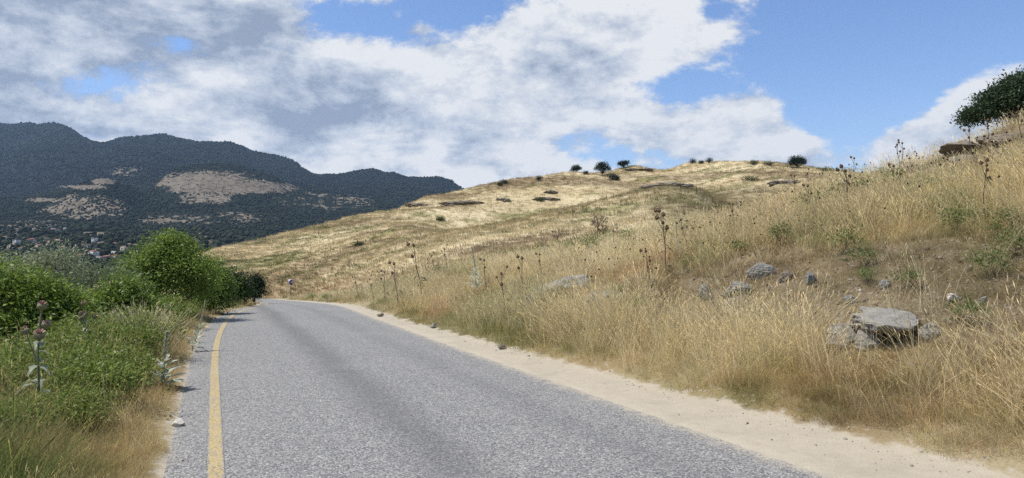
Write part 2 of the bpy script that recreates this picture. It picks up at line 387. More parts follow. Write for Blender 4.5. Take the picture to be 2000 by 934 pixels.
STRAW, BROWN, OLIVE, GREEN, PALE, RUST = map(np.array, ((.70, .56, .29), (.32, .23, .13), (.32, .30, .11), (.14, .20, .05), (.84, .735, .47), (.56, .385, .18)))
def bank_colour(x, y):
    """dry-grass colour of the near ground (patches of kinds of grass)"""
    u, s = to_us(x, y); d = u - sand_r(s)
    n = fbm(x * .22 + 4, y * .22, 3, 51); n2 = fbm(x * .9, y * .9, 3, 77); n3 = fbm(x * .3, y * .3 + 9, 3, 91)
    c = mixc(STRAW, PALE, sstep(.42, .7, n))
    c = c + (RUST - c) * (sstep(.48, .64, n3) * .75)[:, None]
    c = c + (BROWN - c) * (sstep(.5, .72, n2) * .45)[:, None]
    c = c + (OLIVE - c) * (sstep(.53, .66, fbm(x * .5, y * .5, 3, 13)) * .85 * sstep(3.8, 6.2, s))[:, None]
    edge = sstep(1.4, .2, d) * sstep(-.2, .1, d) * sstep(30, 14, s) * sstep(4.6, 6.5, s)
    c = c + (OLIVE - c) * (edge * .75 * sstep(.35, .6, n2))[:, None]
    crest = sstep(.55, 1.0, d / np.maximum(smooth_interp(s, CS, CU) - sand_r(s), 2.5)) * sstep(8, 13, s)
    c = c + (PALE * 1.08 - c) * (crest * .8)[:, None]
    left = sstep(-.3, -.9, u - road_l(s))
    lc = mixc(OLIVE, GREEN, sstep(.4, .6, n2)); lc = lc + (STRAW * .8 - lc) * (sstep(.52, .66, n3) * sstep(15, 11, s))[:, None]
    return c + (lc - c) * left[:, None]
def bare_patch(x, y):
    """1 where brown soil and rock show between the grass on the bank"""
    u, s = to_us(x, y); d = u - sand_r(s)
    a = sstep(1.5, 2.2, d) * sstep(6.0, 4.2, d) * sstep(-6, -3, s) * sstep(14.5, 10.5, s)
    a = np.maximum(a, np.exp(-((u - 19.5) / 4.0) ** 2 - ((s - 10.5) / 3.6) ** 2))
    return np.clip(a * (0.8 + 1.1 * (fbm(x * .8, y * .8, 3, 5) - .4)), 0, 1)

def axis(segs):
    out = []
    for a, b, st in segs: out.append(np.arange(a, b, st))
    return np.concatenate(out + [[segs[-1][1]]])
def build_near():
    sv = axis([(-60, -10, 2.5), (-10, 0, .5), (0, 26, .14), (26, 60, .4), (60, 120, 1.2), (120, 165, 4)])
    uv = axis([(-60, -14, 2.5), (-14, -4, .4), (-4, 14, .12), (14, 30, .28), (30, 70, 2.5)])
    S, U = np.meshgrid(sv, uv, indexing='ij'); x, y = to_xy(U, S); z = near_z(U, S)
    V = np.stack([x, y, z], -1).reshape(-1, 3); fx, fy = V[:, 0], V[:, 1]; u, s = U.ravel(), S.ravel()
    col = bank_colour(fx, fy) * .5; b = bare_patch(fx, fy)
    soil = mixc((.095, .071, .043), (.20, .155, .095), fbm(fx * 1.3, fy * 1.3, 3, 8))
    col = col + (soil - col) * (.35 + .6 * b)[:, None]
    sand = sstep(.55, -.35, u - sand_r(s)) * (u > 2) + sstep(-.35, .25, u - road_l(s)) * (u <= 2) * .85
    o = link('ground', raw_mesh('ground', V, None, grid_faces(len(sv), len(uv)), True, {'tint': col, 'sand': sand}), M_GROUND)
    o['kind'] = 'structure'
    # road sheet
    sr = axis([(-60, 0, 2), (0, 40, .4), (40, 165, 1.5)]); k = np.linspace(0, 1, 25)
    rl, rr = road_l(sr), road_r(sr)
    wob = 0.05 * (fbm(sr * 1.1, sr * 0, 3, 4) - .5)
    U = rl[:, None] + (rr - rl)[:, None] * k[None] + wob[:, None] * np.where((k == 0) | (k == 1), 1, 0)[None]
    S = np.repeat(sr[:, None], len(k), 1); x, y = to_xy(U, S); z = road_z(S) + 0.0
    z = z - 0.02 * (2 * k[None] - 1) ** 2
    ed = np.minimum((U - rl[:, None]) * 1.3 + .16, rr[:, None] - U)
    o = link('road', raw_mesh('road', np.stack([x, y, z], -1).reshape(-1, 3), None, grid_faces(len(sr), len(k)), True,
             {'edge': ed.ravel(), 'road_u': U.ravel()}), M_ASPH); o['kind'] = 'structure'
    # yellow edge line, 4 mm above the asphalt
    sr = axis([(-20, 40, .3), (40, 120, 1.0)]); lu = line_u(sr) + .02; kk = np.linspace(-.064, .064, 7)
    U = lu[:, None] + kk[None]; S = np.repeat(sr[:, None], 7, 1); x, y = to_xy(U, S)
    kr = (U - road_l(S)) / (road_r(S) - road_l(S)); z = road_z(S) - 0.02 * (2 * kr - 1) ** 2 + .005
    o = link('road_marking', raw_mesh('road_marking', np.stack([x, y, z], -1).reshape(-1, 3), None, grid_faces(len(sr), 7), True,
             {'edge': np.repeat((.064 - abs(kk))[None], len(sr), 0).ravel(), 'road_u': U.ravel() * 0 - 5}), M_PAINT); o['kind'] = 'structure'
build_near()

# ------------------------------------------------------------------ hill and mountains from ridge lines
def pchip_rows(X, Yv, xq):
    """shape-preserving cubic through (X, Yv), vectorised over xq"""
    X = np.asarray(X, float); Yv = np.asarray(Yv, float); h = np.diff(X); dl = np.diff(Yv) / h; m = np.zeros_like(Yv)
    m[0], m[-1] = dl[0], dl[-1]
    for i in range(1, len(X) - 1):
        if dl[i - 1] * dl[i] > 0:
            w1, w2 = 2 * h[i] + h[i - 1], h[i] + 2 * h[i - 1]; m[i] = (w1 + w2) / (w1 / dl[i - 1] + w2 / dl[i])
    xq = np.clip(xq, X[0], X[-1]); k = np.clip(np.searchsorted(X, xq, 'right') - 1, 0, len(X) - 2); t = (xq - X[k]) / h[k]
    return ((2 * t ** 3 - 3 * t ** 2 + 1) * Yv[k] + (t ** 3 - 2 * t ** 2 + t) * h[k] * m[k] + (-2 * t ** 3 + 3 * t ** 2) * Yv[k + 1] + (t ** 3 - t ** 2) * h[k] * m[k + 1])

class Relief:
    """terrain through ridge and foot lines; each line is a list of (column, distance, row)"""
    def __init__(s, cols, lines, seg, disp):
        s.cols = np.asarray(cols, float); nl = len(lines); Y = np.zeros((len(s.cols), nl)); Z = Y.copy()
        for i, ln in enumerate(lines):
            p, yy, rr = np.array(ln, float).T
            Y[:, i] = pchip_rows(p, yy, s.cols); Z[:, i] = CAMZ - (pchip_rows(p, rr, s.cols) - HY) / F * Y[:, i]
        q = np.concatenate([np.linspace(i, i + 1, n, endpoint=False) for i, n in enumerate(seg)] + [[nl - 1]])
        s.Y = np.zeros((len(s.cols), len(q))); s.Z = s.Y.copy(); kk = np.arange(nl)
        for c in range(len(s.cols)):
            s.Y[c] = pchip_rows(kk, Y[c], q); s.Z[c] = pchip_rows(Y[c], Z[c], s.Y[c])
        s.X = (s.cols[:, None] - CX) / F * s.Y
        s.Z = s.Z + disp(s.X, s.Y, q[None] + 0 * s.X); s.q = q
    def rows(s): return HY - (s.Z - CAMZ) / s.Y * F
    def z(s, px, Y):
        k = np.clip(np.interp(px, s.cols, np.arange(len(s.cols))), 0, len(s.cols) - 1.001); i = int(k); t = k - i
        return (1 - t) * np.interp(Y, s.Y[i], s.Z[i]) + t * np.interp(Y, s.Y[i + 1], s.Z[i + 1])
    def hit(s, px, py, y0, y1):
        for Y in np.linspace(y0, y1, 700):
            z = s.z(px, Y)
            if CAMZ - (py - HY) / F * Y <= z: return np.array([(px - CX) / F * Y, Y, z])
        Ys = np.linspace(y0, y1, 300); zs = np.array([s.z(px, q) for q in Ys]); k = int(np.argmax((zs - CAMZ) / Ys)); return np.array([(px - CX) / F * Ys[k], Ys[k], zs[k]])
    def mesh(s, name, mat, cols):
        o = link(name, raw_mesh(name, np.stack([s.X, s.Y, s.Z], -1).reshape(-1, 3), None, grid_faces(*s.X.shape)[:, ::-1], True, cols), mat); o['kind'] = 'structure'; return o

def hill_disp(X, Y, q):
    w = np.clip(q, 0, 1)
    z = (fbm(X * .05, Y * .05, 4, 21) - .5) * 2.4 * np.clip(q - .4, 0, 1) * np.where(q > 3.2, .35, 1)
    led = fbm(X * .022, Y * .07, 3, 61) * 9; f = led - np.floor(led)
    return z + w * ((sstep(.0, .25, f) - f) * .42 + (fbm(X * .4, Y * .4, 3, 2) - .5) * .35)
HILL = Relief(np.arange(60, 2320, 6), [
    [(0, 104, 640), (400, 100, 618), (500, 94, 606), (560, 88, 604), (640, 72, 603), (700, 62, 600), (800, 54, 572), (900, 50, 545), (1000, 48, 528), (1100, 46, 515), (1250, 46, 495), (1400, 46, 460), (1700, 46, 420), (2400, 46, 400)],
    [(0, 114, 610), (400, 112, 555), (500, 112, 535), (600, 106, 528), (700, 100, 500), (800, 100, 472), (900, 108, 455), (1000, 115, 438), (1100, 124, 414), (1200, 134, 389), (1300, 148, 364), (1360, 148, 372), (1450, 120, 410), (1600, 110, 395), (1800, 110, 375), (2400, 110, 375)],
    [(0, 118, 606), (400, 120, 540), (500, 124, 512), (600, 122, 498), (700, 122, 468), (800, 122, 447), (900, 130, 462), (1000, 142, 446), (1100, 152, 423), (1200, 162, 398), (1300, 172, 372), (1450, 150, 382), (1600, 140, 375), (1800, 140, 360), (2400, 140, 360)],
    [(0, 122, 602), (400, 127, 515), (500, 136, 486), (600, 144, 462), (700, 156, 436), (800, 165, 418), (900, 175, 398), (1000, 190, 374), (1100, 200, 358), (1200, 205, 352), (1300, 212, 340), (1400, 200, 338), (1550, 180, 340), (1700, 165, 350), (2400, 160, 352)],
    [(0, 126, 600), (300, 126, 530), (400, 132, 494), (450, 138, 484), (500, 142, 473), (600, 152, 448), (700, 166, 422), (745, 172, 415), (765, 174, 414), (800, 180, 399), (840, 186, 384), (880, 192, 379), (940, 200, 365), (1000, 208, 353), (1060, 214, 346), (1110, 218, 339), (1180, 222, 339), (1215, 224, 330), (1240, 224, 326), (1280, 226, 333), (1300, 228, 334), (1345, 226, 321), (1400, 224, 319), (1480, 216, 319), (1540, 208, 323), (1600, 200, 332), (1700, 190, 342), (2400, 190, 348)],
    [(0, 200, 590), (400, 205, 540), (600, 220, 500), (800, 250, 440), (1000, 280, 390), (1200, 300, 370), (1400, 300, 365), (1700, 280, 380), (2400, 280, 400)]],
    [26, 12, 26, 20, 8], hill_disp)
def build_hill():
    X, Y = HILL.X.ravel(), HILL.Y.ravel(); R = HILL.rows().ravel(); P = np.repeat(HILL.cols[:, None], HILL.X.shape[1], 1).ravel()
    n = fbm(X * .06, Y * .12, 4, 33); n2 = fbm(X * .03 + 5, Y * .06, 3, 43); n3 = fbm(X * .1, Y * .3, 4, 53)
    c = mixc((.50, .405, .235), (.63, .53, .335), sstep(.3, .7, n))
    c = c + (np.array((.26, .19, .11)) - c) * (sstep(.5, .68, n2) * .7)[:, None]
    c = c + (np.array((.19, .19, .065)) - c) * (sstep(.60, .70, n3) * .7)[:, None]
    # brown-green flank right of the gully, rusty foot of the hill by the bend
    g = sstep(1180, 1330, P - (R - 400) * .9) * sstep(352, 372, R)
    c = c + (np.array((.17, .135, .06)) - c) * (g * .5 * (.5 + n))[:, None]
    f = sstep(520, 575, R) * sstep(470, 520, P) * sstep(1000, 800, P)
    c = c + (np.array((.31, .21, .115)) - c) * (f * .65)[:, None]
    return HILL.mesh('hill', M_HILL, {'tint': np.clip(c, 0, 1)})
build_hill()

def mtn_disp(X, Y, q):
    far = sstep(3.2, 5.5, q) * sstep(9, 7.6, q) + .25 * sstep(7.6, 8, q)
    r = 1 - abs(2 * fbm(X * .0016, Y * .0012, 4, 71) - 1)
    return far * ((r - .75) * 150 + (fbm(X * .006, Y * .006, 4, 72) - .5) * 50) * (Y / 4000) + (fbm(X * .02, Y * .02, 3, 73) - .5) * 7 * sstep(2, 3, q)
MTN = Relief(np.arange(-1600, 2900, 8), [
    [(-1700, 30, 800), (0, 45, 790), (600, 60, 800), (3000, 60, 900)],
    [(-1700, 240, 620), (0, 250, 625), (600, 260, 630), (3000, 260, 640)],
    [(-1700, 540, 516), (0, 540, 516), (300, 560, 518), (600, 560, 522), (3000, 560, 522)],
    [(-1700, 1100, 455), (0, 1100, 455), (150, 1100, 456), (300, 1100, 457), (600, 1000, 480), (3000, 1000, 485)],
    [(-1700, 1450, 436), (0, 1450, 437), (150, 1450, 432), (300, 1450, 436), (450, 1450, 440), (600, 1400, 455), (900, 1400, 460), (3000, 1400, 470)],
    [(-1700, 2000, 400), (0, 1900, 404), (100, 1850, 384), (200, 1800, 354), (245, 1850, 372), (280, 2000, 385), (310, 2150, 358), (350, 2250, 338), (400, 2300, 330), (470, 2300, 334), (520, 2300, 345), (600, 2300, 378), (700, 2200, 398), (800, 2200, 404), (1000, 2200, 430), (3000, 2200, 450)],
    [(-1700, 2300, 400), (0, 2300, 402), (200, 2300, 362), (350, 2650, 345), (470, 2700, 342), (600, 2650, 380), (800, 2500, 400), (1000, 2500, 430), (3000, 2500, 450)],
    [(-1700, 3300, 325), (0, 3300, 305), (100, 3300, 300), (250, 3300, 305), (450, 3300, 318), (600, 3200, 360), (700, 3100, 372), (800, 3000, 378), (900, 3000, 386), (1100, 3000, 420), (3000, 3000, 440)],
    [(-1700, 4300, 330), (-800, 4300, 270), (-200, 4300, 262), (0, 4300, 253), (40, 4300, 256), (62, 4300, 247), (90, 4300, 244), (130, 4300, 256), (188, 4250, 277), (250, 4200, 270), (300, 4150, 276), (370, 4100, 291), (430, 4050, 294), (470, 4000, 307), (530, 3900, 318), (580, 3800, 333), (625, 3700, 348), (700, 3650, 346), (770, 3600, 352), (800, 3600, 360), (850, 3550, 361), (893, 3500, 372), (1000, 3400, 405), (1200, 3300, 430), (3000, 3300, 440)],
    [(-1700, 5600, 420), (0, 5600, 380), (600, 5400, 420), (1000, 5200, 440), (3000, 5200, 460)]],
    [8, 10, 24, 12, 26, 8, 22, 30, 6], mtn_disp)
def ell(P, R, cx, cy, rx, ry): return np.clip(1.35 - ((P - cx) / rx) ** 2 - ((R - cy) / ry) ** 2, 0, 1)
def bare_mask(P, R, X, Y):
    b = ell(P, R, 410, 358, 110, 26) * .9 + ell(P, R, 520, 368, 75, 12) * .75 + ell(P, R, 400, 392, 60, 9) * .7
    b = np.maximum(b, ell(P, R, 200, 355, 26, 7)); b = np.maximum(b, ell(P, R, 160, 366, 55, 5)); b = np.maximum(b, ell(P, R, 80, 391, 36, 5))
    b = np.maximum(b, ell(P, R, 165, 405, 95, 30) * .58); b = np.maximum(b, ell(P, R, 190, 456, 42, 4)); b = np.maximum(b, ell(P, R, 320, 432, 55, 4) * .9)
    b = np.maximum(b, ell(P, R, 640, 395, 120, 20) * .42); b = np.maximum(b, ell(P, R, 400, 430, 160, 18) * .42); b = np.maximum(b, ell(P, R, 60, 440, 100, 14) * .5)
    b = np.maximum(b, ell(P, R, 250, 335, 40, 12) * .45)
    return np.clip(b, 0, 1)
def build_mtn():
    P = np.repeat(MTN.cols[:, None], MTN.X.shape[1], 1); R = MTN.rows()
    b = bare_mask(P, R, MTN.X, MTN.Y); b = np.maximum(b, .38 * sstep(1300, 900, MTN.Y))
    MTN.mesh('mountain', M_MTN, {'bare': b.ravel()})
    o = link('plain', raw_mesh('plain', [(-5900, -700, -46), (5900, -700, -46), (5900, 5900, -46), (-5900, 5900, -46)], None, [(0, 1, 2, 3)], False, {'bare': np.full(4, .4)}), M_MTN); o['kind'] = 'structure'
build_mtn()

# ------------------------------------------------------------------ scattered stuff (grass, far woods)
def proto_collection(name, meshes, mat):
    col = bpy.data.collections.new(name)
    for i, me in enumerate(meshes):
        if len(me.materials) == 0: me.materials.append(mat)
        col.objects.link(bpy.data.objects.new('%s_%02d' % (name, i), me))
    return col
def scatter(name, pts, rot, scl, idx, tint, col, label=None):
    me = raw_mesh(name, pts, cols={'tint': tint}); n = len(pts)
    a = me.attributes.new('rot', 'FLOAT_VECTOR', 'POINT'); a.data.foreach_set('vector', np.asarray(rot, np.float32).ravel())
    a = me.attributes.new('scl', 'FLOAT_VECTOR', 'POINT'); a.data.foreach_set('vector', np.asarray(scl, np.float32).ravel())
    a = me.attributes.new('idx', 'INT', 'POINT'); a.data.foreach_set('value', np.asarray(idx, np.int32))
    o = link(name, me); g = bpy.data.node_groups.new(name, 'GeometryNodeTree')
    g.interface.new_socket('Geometry', in_out='INPUT', socket_type='NodeSocketGeometry'); g.interface.new_socket('Geometry', in_out='OUTPUT', socket_type='NodeSocketGeometry')
    T = NT(g); gi = T.n.new('NodeGroupInput'); go = T.n.new('NodeGroupOutput')
    ci = T.n.new('GeometryNodeCollectionInfo'); ci.inputs['Collection'].default_value = col; ci.inputs['Separate Children'].default_value = True; ci.inputs['Reset Children'].default_value = True
    ip = T.n.new('GeometryNodeInstanceOnPoints'); ip.inputs['Pick Instance'].default_value = True
    def na(nm, ty):
        q = T.n.new('GeometryNodeInputNamedAttribute'); q.data_type = ty; q.inputs[0].default_value = nm; return q.outputs[0]
    er = T.n.new('FunctionNodeEulerToRotation'); T.l.new(na('rot', 'FLOAT_VECTOR'), er.inputs[0])
    T.l.new(gi.outputs[0], ip.inputs['Points']); T.l.new(ci.outputs[0], ip.inputs['Instance']); T.l.new(na('idx', 'INT'), ip.inputs['Instance Index'])
    T.l.new(er.outputs[0], ip.inputs['Rotation']); T.l.new(na('scl', 'FLOAT_VECTOR'), ip.inputs['Scale']); T.l.new(ip.outputs[0], go.inputs[0])
    md = o.modifiers.new('scatter', 'NODES'); md.node_group = g
    o['kind'] = 'stuff'
    if label: o['label'] = label
    return o

def blades(n, h, spread, lean, width, segs=3, curl=.35, seed=0, head=0.0, hjit=.4, bias=0.0):
    """a tuft: n tapering blades; heads are seed ears on the tip"""
    r = np.random.default_rng(seed); Vs, Qs, Ts, sh = [], [], [], []; k = 0
    for i in range(n):
        a = r.uniform(0, 2 * math.pi); rr = spread * math.sqrt(r.uniform()); b = np.array([math.cos(a) * rr, math.sin(a) * rr, -.03])
        hh = h * (1 - hjit * r.uniform()); da = a + r.normal(0, .9); ln = lean * r.uniform(.2, 1.3)
        d = np.array([math.cos(da) * ln + bias * r.uniform(.4, 1.3), math.sin(da) * ln, 0]); wv = r.uniform(0, math.pi); w = np.array([math.cos(wv), math.sin(wv), 0]) * width * r.uniform(.6, 1.2)
        t = np.linspace(0, 1, segs + 1); path = b + np.outer(t, [0, 0, hh]) * (1 - .22 * np.linalg.norm(d) * t[:, None]) + np.outer(t ** (1 + curl * 2), d * hh)
        wd = 1 - .85 * t ** 2 if not head else np.full(segs + 1, .75)
        s = r.uniform(.52, 1.25); tone = np.array([s, s * r.uniform(.95, 1.03), s * r.uniform(.85, 1.05)])
        L = path - w[None] * wd[:, None] * .5; R = path + w[None] * wd[:, None] * .5
        Vs.append(np.stack([L, R], 1).reshape(-1, 3)); Qs += [[k + 2 * j, k + 2 * j + 1, k + 2 * j + 3, k + 2 * j + 2] for j in range(segs)]
        sh.append(np.tile(tone, (2 * segs + 2, 1))); k += 2 * segs + 2
        if head and r.uniform() < head:
            tip = path[-1]; dr = path[-1] - path[-2]; dr /= np.linalg.norm(dr); L_ = r.uniform(.05, .10)
            for w2 in (w, np.array([-w[1], w[0], 0])):
                w3 = w2 / (np.linalg.norm(w2) + 1e-9) * width * .85
                Vs.append(np.array([tip - dr * L_ * .4, tip + w3 + dr * L_ * .15, tip + dr * L_ * .7, tip - w3 + dr * L_ * .15])); Qs.append([k, k + 1, k + 2, k + 3])
                sh.append(np.tile(tone * 1.12, (4, 1))); k += 4
    return raw_mesh('tuft', np.concatenate(Vs), None, np.array(Qs), False, {'shade': np.clip(np.concatenate(sh), 0, 1.4)})

def build_grass():
    near = [blades(46, .32, .17, .75, .0042, 3, .4, i, 0, .6, .15) for i in range(4)] + \
           [blades(16, .82, .20, .5, .0046, 4, .5, 20 + i, .85, .5, .25) for i in range(4)] + \
           [blades(50, .17, .18, 1.1, .0040, 3, .3, 40 + i, 0, .6) for i in range(3)]
    mid = [blades(44, .34, .26, .65, .0085, 2, .4, 60 + i, 0, .6, .2) for i in range(4)] + \
          [blades(20, .66, .28, .45, .0070, 3, .5, 80 + i, .8, .45, .28) for i in range(4)] + \
          [blades(44, .19, .28, 1.0, .008, 2, .3, 90 + i, 0, .6) for i in range(3)]
    far = [blades(40, .36, .45, .6, .020, 2, .4, 100 + i, 0, .6, .2) for i in range(4)] + \
          [blades(22, .56, .45, .4, .015, 2, .5, 120 + i, .5, .45, .25) for i in range(4)] + \
          [blades(36, .24, .45, .9, .020, 1, .3, 140 + i, 0, .6) for i in range(3)]
    colls = [proto_collection(nm, ms, M_GRASS) for nm, ms in (('near_tuft', near), ('mid_tuft', mid), ('far_tuft', far))]
    N = 64000
    Y = np.exp(rng.uniform(math.log(3.2), math.log(80), N)); X = rng.uniform(-1350, 1350, N) / F * Y
    u, s = to_us(X, Y); d = u - sand_r(s)
    right = d > .02 + .35 * (vnoise(X * 2.1, Y * 2.1, 3)) * 1.0
    jit = .55 * vnoise(X * 1.7, Y * 1.7, 6)
    left = (u < road_l(s) + .02 - jit * .5) & (u > road_l(s) - 7.0)
    bare = bare_patch(X, Y)
    keep = (right & (rng.uniform(0, 1, N) > bare * .40) & (d < 36)) | left
    X, Y, u, s, d, bare, left = [q[keep] for q in (X, Y, u, s, d, bare, left)]; n = len(X); Z = ground(X, Y)
    col = bank_colour(X, Y) * rng.uniform(.72, 1.2, (n, 1)) * (1 + rng.normal(0, .05, (n, 3)))
    clump = fbm(X * .7, Y * .7, 3, 19); kind = np.zeros(n, int)
    rr = rng.uniform(0, 1, n)
    pt_ = np.clip(.24 + 1.1 * (clump - .45) - .75 * bare + .25 * sstep(3, 10, d), .05, .7) * np.where(left, .25, 1) * sstep(0, .9, np.where(left, 1., d))
    kind = np.where(rr < pt_, 1, np.where(rr < pt_ + .25 + .75 * bare, 2, 0))
    low = (~left) & (d < .4); kind = np.where(low & (rng.uniform(0, 1, n) < .55), 2, kind)
    col = np.where(((kind == 1) & ~left)[:, None], col * .5 + PALE * .58, np.where(((kind != 1) & ~left & (Y < 14))[:, None], col * .9, col))
    oc = hit(1925, 300); rk = np.hypot((X - oc[0]) / 2.6, (Y - oc[1]) / 4.5) < 1; kind = np.where(rk & (kind == 1), 2, kind); bare = np.where(rk, np.maximum(bare, .7), bare)
    slab = hit(1755, 668); fr = np.hypot(X - slab[0] + .05, (Y - slab[1] + .75) * .8) < .95; kind = np.where(fr & (kind == 1) & (rng.uniform(0, 1, n) < .55), 2, kind); kind = np.where(fr & (kind == 0), 2, kind)
    gl = left & (kind != 1); col[gl] = col[gl] * rng.uniform(.75, 1.1, (gl.sum(), 1))
    br = (bare > .35) & (kind != 1); col[br] = col[br] * .40 + np.array((.24, .18, .095)) * .6
    size = rng.uniform(.65, 1.2, n) * (1 - .25 * bare) * np.where(left & (kind == 0), 1.05, 1) * np.clip(.55 + .45 * d / 1.0, .55, 1) ** np.where(left, 0, 1)
    size = size * (.8 + .5 * clump)
    rz = math.pi + rng.normal(0, 1.3, n); tilt = rng.normal(0, .2, (n, 2))
    size = np.where(left, size * np.clip(.35 + .55 * (road_l(s) - u), .35, .85), size); col = np.where((left & (road_l(s) - u < .35))[:, None], col * .3 + STRAW * .6, col)
    ex = 46; eY = rng.uniform(11, 13.8, ex); eX = (rng.normal(285, 20, ex) - CX) / F * eY; X = np.r_[X, eX]; Y = np.r_[Y, eY]; Z = np.r_[Z, ground(eX, eY)]
    kind = np.r_[kind, np.ones(ex, int)]; col = np.r_[col, np.tile(PALE * .8, (ex, 1))]; size = np.r_[size, rng.uniform(.9, 1.25, ex)]; rz = np.r_[rz, rng.uniform(0, 6, ex)]; tilt = np.r_[tilt, rng.normal(0, .12, (ex, 2))]
    for lo, hi, coll, nm, lab in ((0, 12, 0, 'roadside_grass', 'dry straw and green grass close beside the road'), (12, 30, 1, 'bank_grass', 'tall dry grass covering the bank above the road'), (30, 90, 2, 'distant_bank_grass', 'dry grass on the farther bank towards the bend')):
        mk = (Y >= lo) & (Y < hi); m = mk.sum()
        idx = np.where(kind[mk] == 2, 8 + rng.integers(0, 3, m), kind[mk] * 4 + rng.integers(0, 4, m))
        scatter(nm, np.stack([X, Y, Z], 1)[mk], np.column_stack([tilt[mk], rz[mk]]), np.repeat(size[mk][:, None], 3, 1), idx, np.clip(col[mk], 0, 1), colls[coll], lab)
    stalk = [blades(3, 1.1, .12, .12, .05, 2, .3, 180 + i, 0, .6) for i in range(3)]; sc_ = proto_collection('hill_stalk', stalk, M_GRASS); r9 = np.random.default_rng(181); q = []
    for k in range(800):
        px = r9.uniform(520, 1560); Yq = r9.uniform(85, 222); q.append([(px - CX) / F * Yq, Yq, HILL.z(px, Yq)])
    n9 = len(q); scatter('hill_stalks', np.array(q), np.column_stack([r9.normal(0, .08, (n9, 2)), r9.uniform(0, 6, n9)]), np.repeat(r9.uniform(.6, 1.5, n9)[:, None], 3, 1), r9.integers(0, 3, n9), np.array((.10, .085, .06)) * r9.uniform(.5, 1.6, (n9, 1)), sc_, 'dead stalks dotted over the far hill')
    # hill tufts
    hill = [blades(30, .55, .7, .5, .05, 1, .4, 200 + i, 0, .6, .2) for i in range(4)] + [blades(26, .32, .8, .8, .07, 1, .4, 220 + i, 0, .6, .2) for i in range(3)]
    hc = proto_collection('hill_tuft', hill, M_GRASS); N = 42000
    P = rng.uniform(380, 2100, N); t = rng.uniform(0, 1, N); pts = np.zeros((N, 3))
    ci = np.interp(P, HILL.cols, np.arange(len(HILL.cols))); i0 = ci.astype(int); f = ci - i0; i1 = np.minimum(i0 + 1, len(HILL.cols) - 1)
    nr = HILL.Y.shape[1]; k = t * (nr - 9); k0 = k.astype(int); kf = k - k0
    def g(A): return (A[i0, k0] * (1 - kf) + A[i0, k0 + 1] * kf) * (1 - f) + (A[i1, k0] * (1 - kf) + A[i1, k0 + 1] * kf) * f
    pts = np.stack([g(HILL.X), g(HILL.Y), g(HILL.Z)], 1)
    me = bpy.data.objects['hill'].data; tc = np.zeros(len(me.vertices) * 4, np.float32); me.attributes['tint'].data.foreach_get('color', tc); tc = tc.reshape(len(HILL.cols), nr, 4)
    col = tc[i0, k0, :3] * rng.uniform(.75, 1.3, (N, 1)); gr = rng.uniform(0, 1, N) < .06 + .3 * (fbm(pts[:, 0] * .06, pts[:, 1] * .06, 3, 6) > .58)
    col[gr] = np.array((.13, .155, .05)) * rng.uniform(.7, 1.3, (gr.sum(), 1))
    scatter('hill_grass', pts, np.column_stack([rng.normal(0, .1, (N, 2)), math.pi + rng.normal(0, 1, N)]), np.repeat(rng.uniform(.5, 1.15, N)[:, None], 3, 1), rng.integers(0, 7, N), np.clip(col, 0, 1), hc, 'pale dry grass over the rounded hill')
build_grass()

# ------------------------------------------------------------------ leaves and shrubs
def leaf_cloud(r, blobs, ntwig, per, size, col, col2, twig_r=.16, aspect=.45, shell=.55, up=.5):
    """leaf quads gathered round twig ends spread through ellipsoids"""
    w = np.array([b[3] * b[4] * b[5] for b in blobs]) ** .75; w /= w.sum(); which = r.choice(len(blobs), ntwig, p=w); B = np.array(blobs)[which]
    d = r.normal(0, 1, (ntwig, 3)); d /= np.linalg.norm(d, axis=1, keepdims=True); d[:, 2] = np.where(d[:, 2] < -.35, -d[:, 2] * .5, d[:, 2])
    tw = B[:, :3] + d * B[:, 3:6] * (1 - shell * r.uniform(0, 1, (ntwig, 1)) ** 1.6) * (.90 + .22 * r.uniform(0, 1, (ntwig, 1))) * np.where(r.uniform(0, 1, (ntwig, 1)) < .13, r.uniform(1.08, 1.34, (ntwig, 1)), 1)
    n = ntwig * per; c = np.repeat(tw, per, 0); dd = np.repeat(d, per, 0)
    p = c + r.normal(0, 1, (n, 3)) * twig_r * np.array([1, 1, .8])
    ax = dd * .6 + r.normal(0, .7, (n, 3)); ax[:, 2] += .05; ax /= np.linalg.norm(ax, axis=1, keepdims=True)
    nm = dd * .6 + r.normal(0, .55, (n, 3)); nm[:, 2] += up; sd = np.cross(ax, nm); sd /= np.linalg.norm(sd, axis=1, keepdims=True) + 1e-9; nn = np.cross(sd, ax)
    L = size * r.uniform(.6, 1.3, (n, 1)); W = L * aspect
    V = np.stack([p, p + ax * L * .5 + sd * W * .5 + nn * L * .08, p + ax * L, p + ax * L * .5 - sd * W * .5 + nn * L * .08], 1).reshape(-1, 3)
    tone = np.repeat(r.uniform(0, 1, ntwig), per) * .6 + r.uniform(0, 1, n) * .4
    cl = mixc(col, col2, tone) * r.uniform(.8, 1.2, (n, 1))
    return V, np.arange(4 * n).reshape(-1, 4), np.repeat(cl, 4, 0), tw
def woody(r, base, ends, r0, col=None, stems=1, fork=.35):
    mb = MB(); base = np.asarray(base, float)
    for k in range(stems):
        b = base + np.array([r.normal(0, r0 * 1.5), r.normal(0, r0 * 1.5), 0]) * (stems > 1)
        mine = ends[k::stems]; ctr = mine.mean(0); fk = b + (ctr - b) * fork + r.normal(0, r0, 3)
        t = np.linspace(0, 1, 5)[:, None]; mb.tube(b + (fk - b) * t + np.sin(t * 3.1) * r.normal(0, r0 * .5, 3), np.linspace(r0, r0 * .7, 5), 6, cap=False)
        for e in mine:
            mid = fk + (e - fk) * .5 + r.normal(0, .08, 3) * np.linalg.norm(e - fk); pts = np.array([fk, mid, e]); mb.tube(pts, [r0 * .55, r0 * .3, r0 * .08], 4)
    return mb
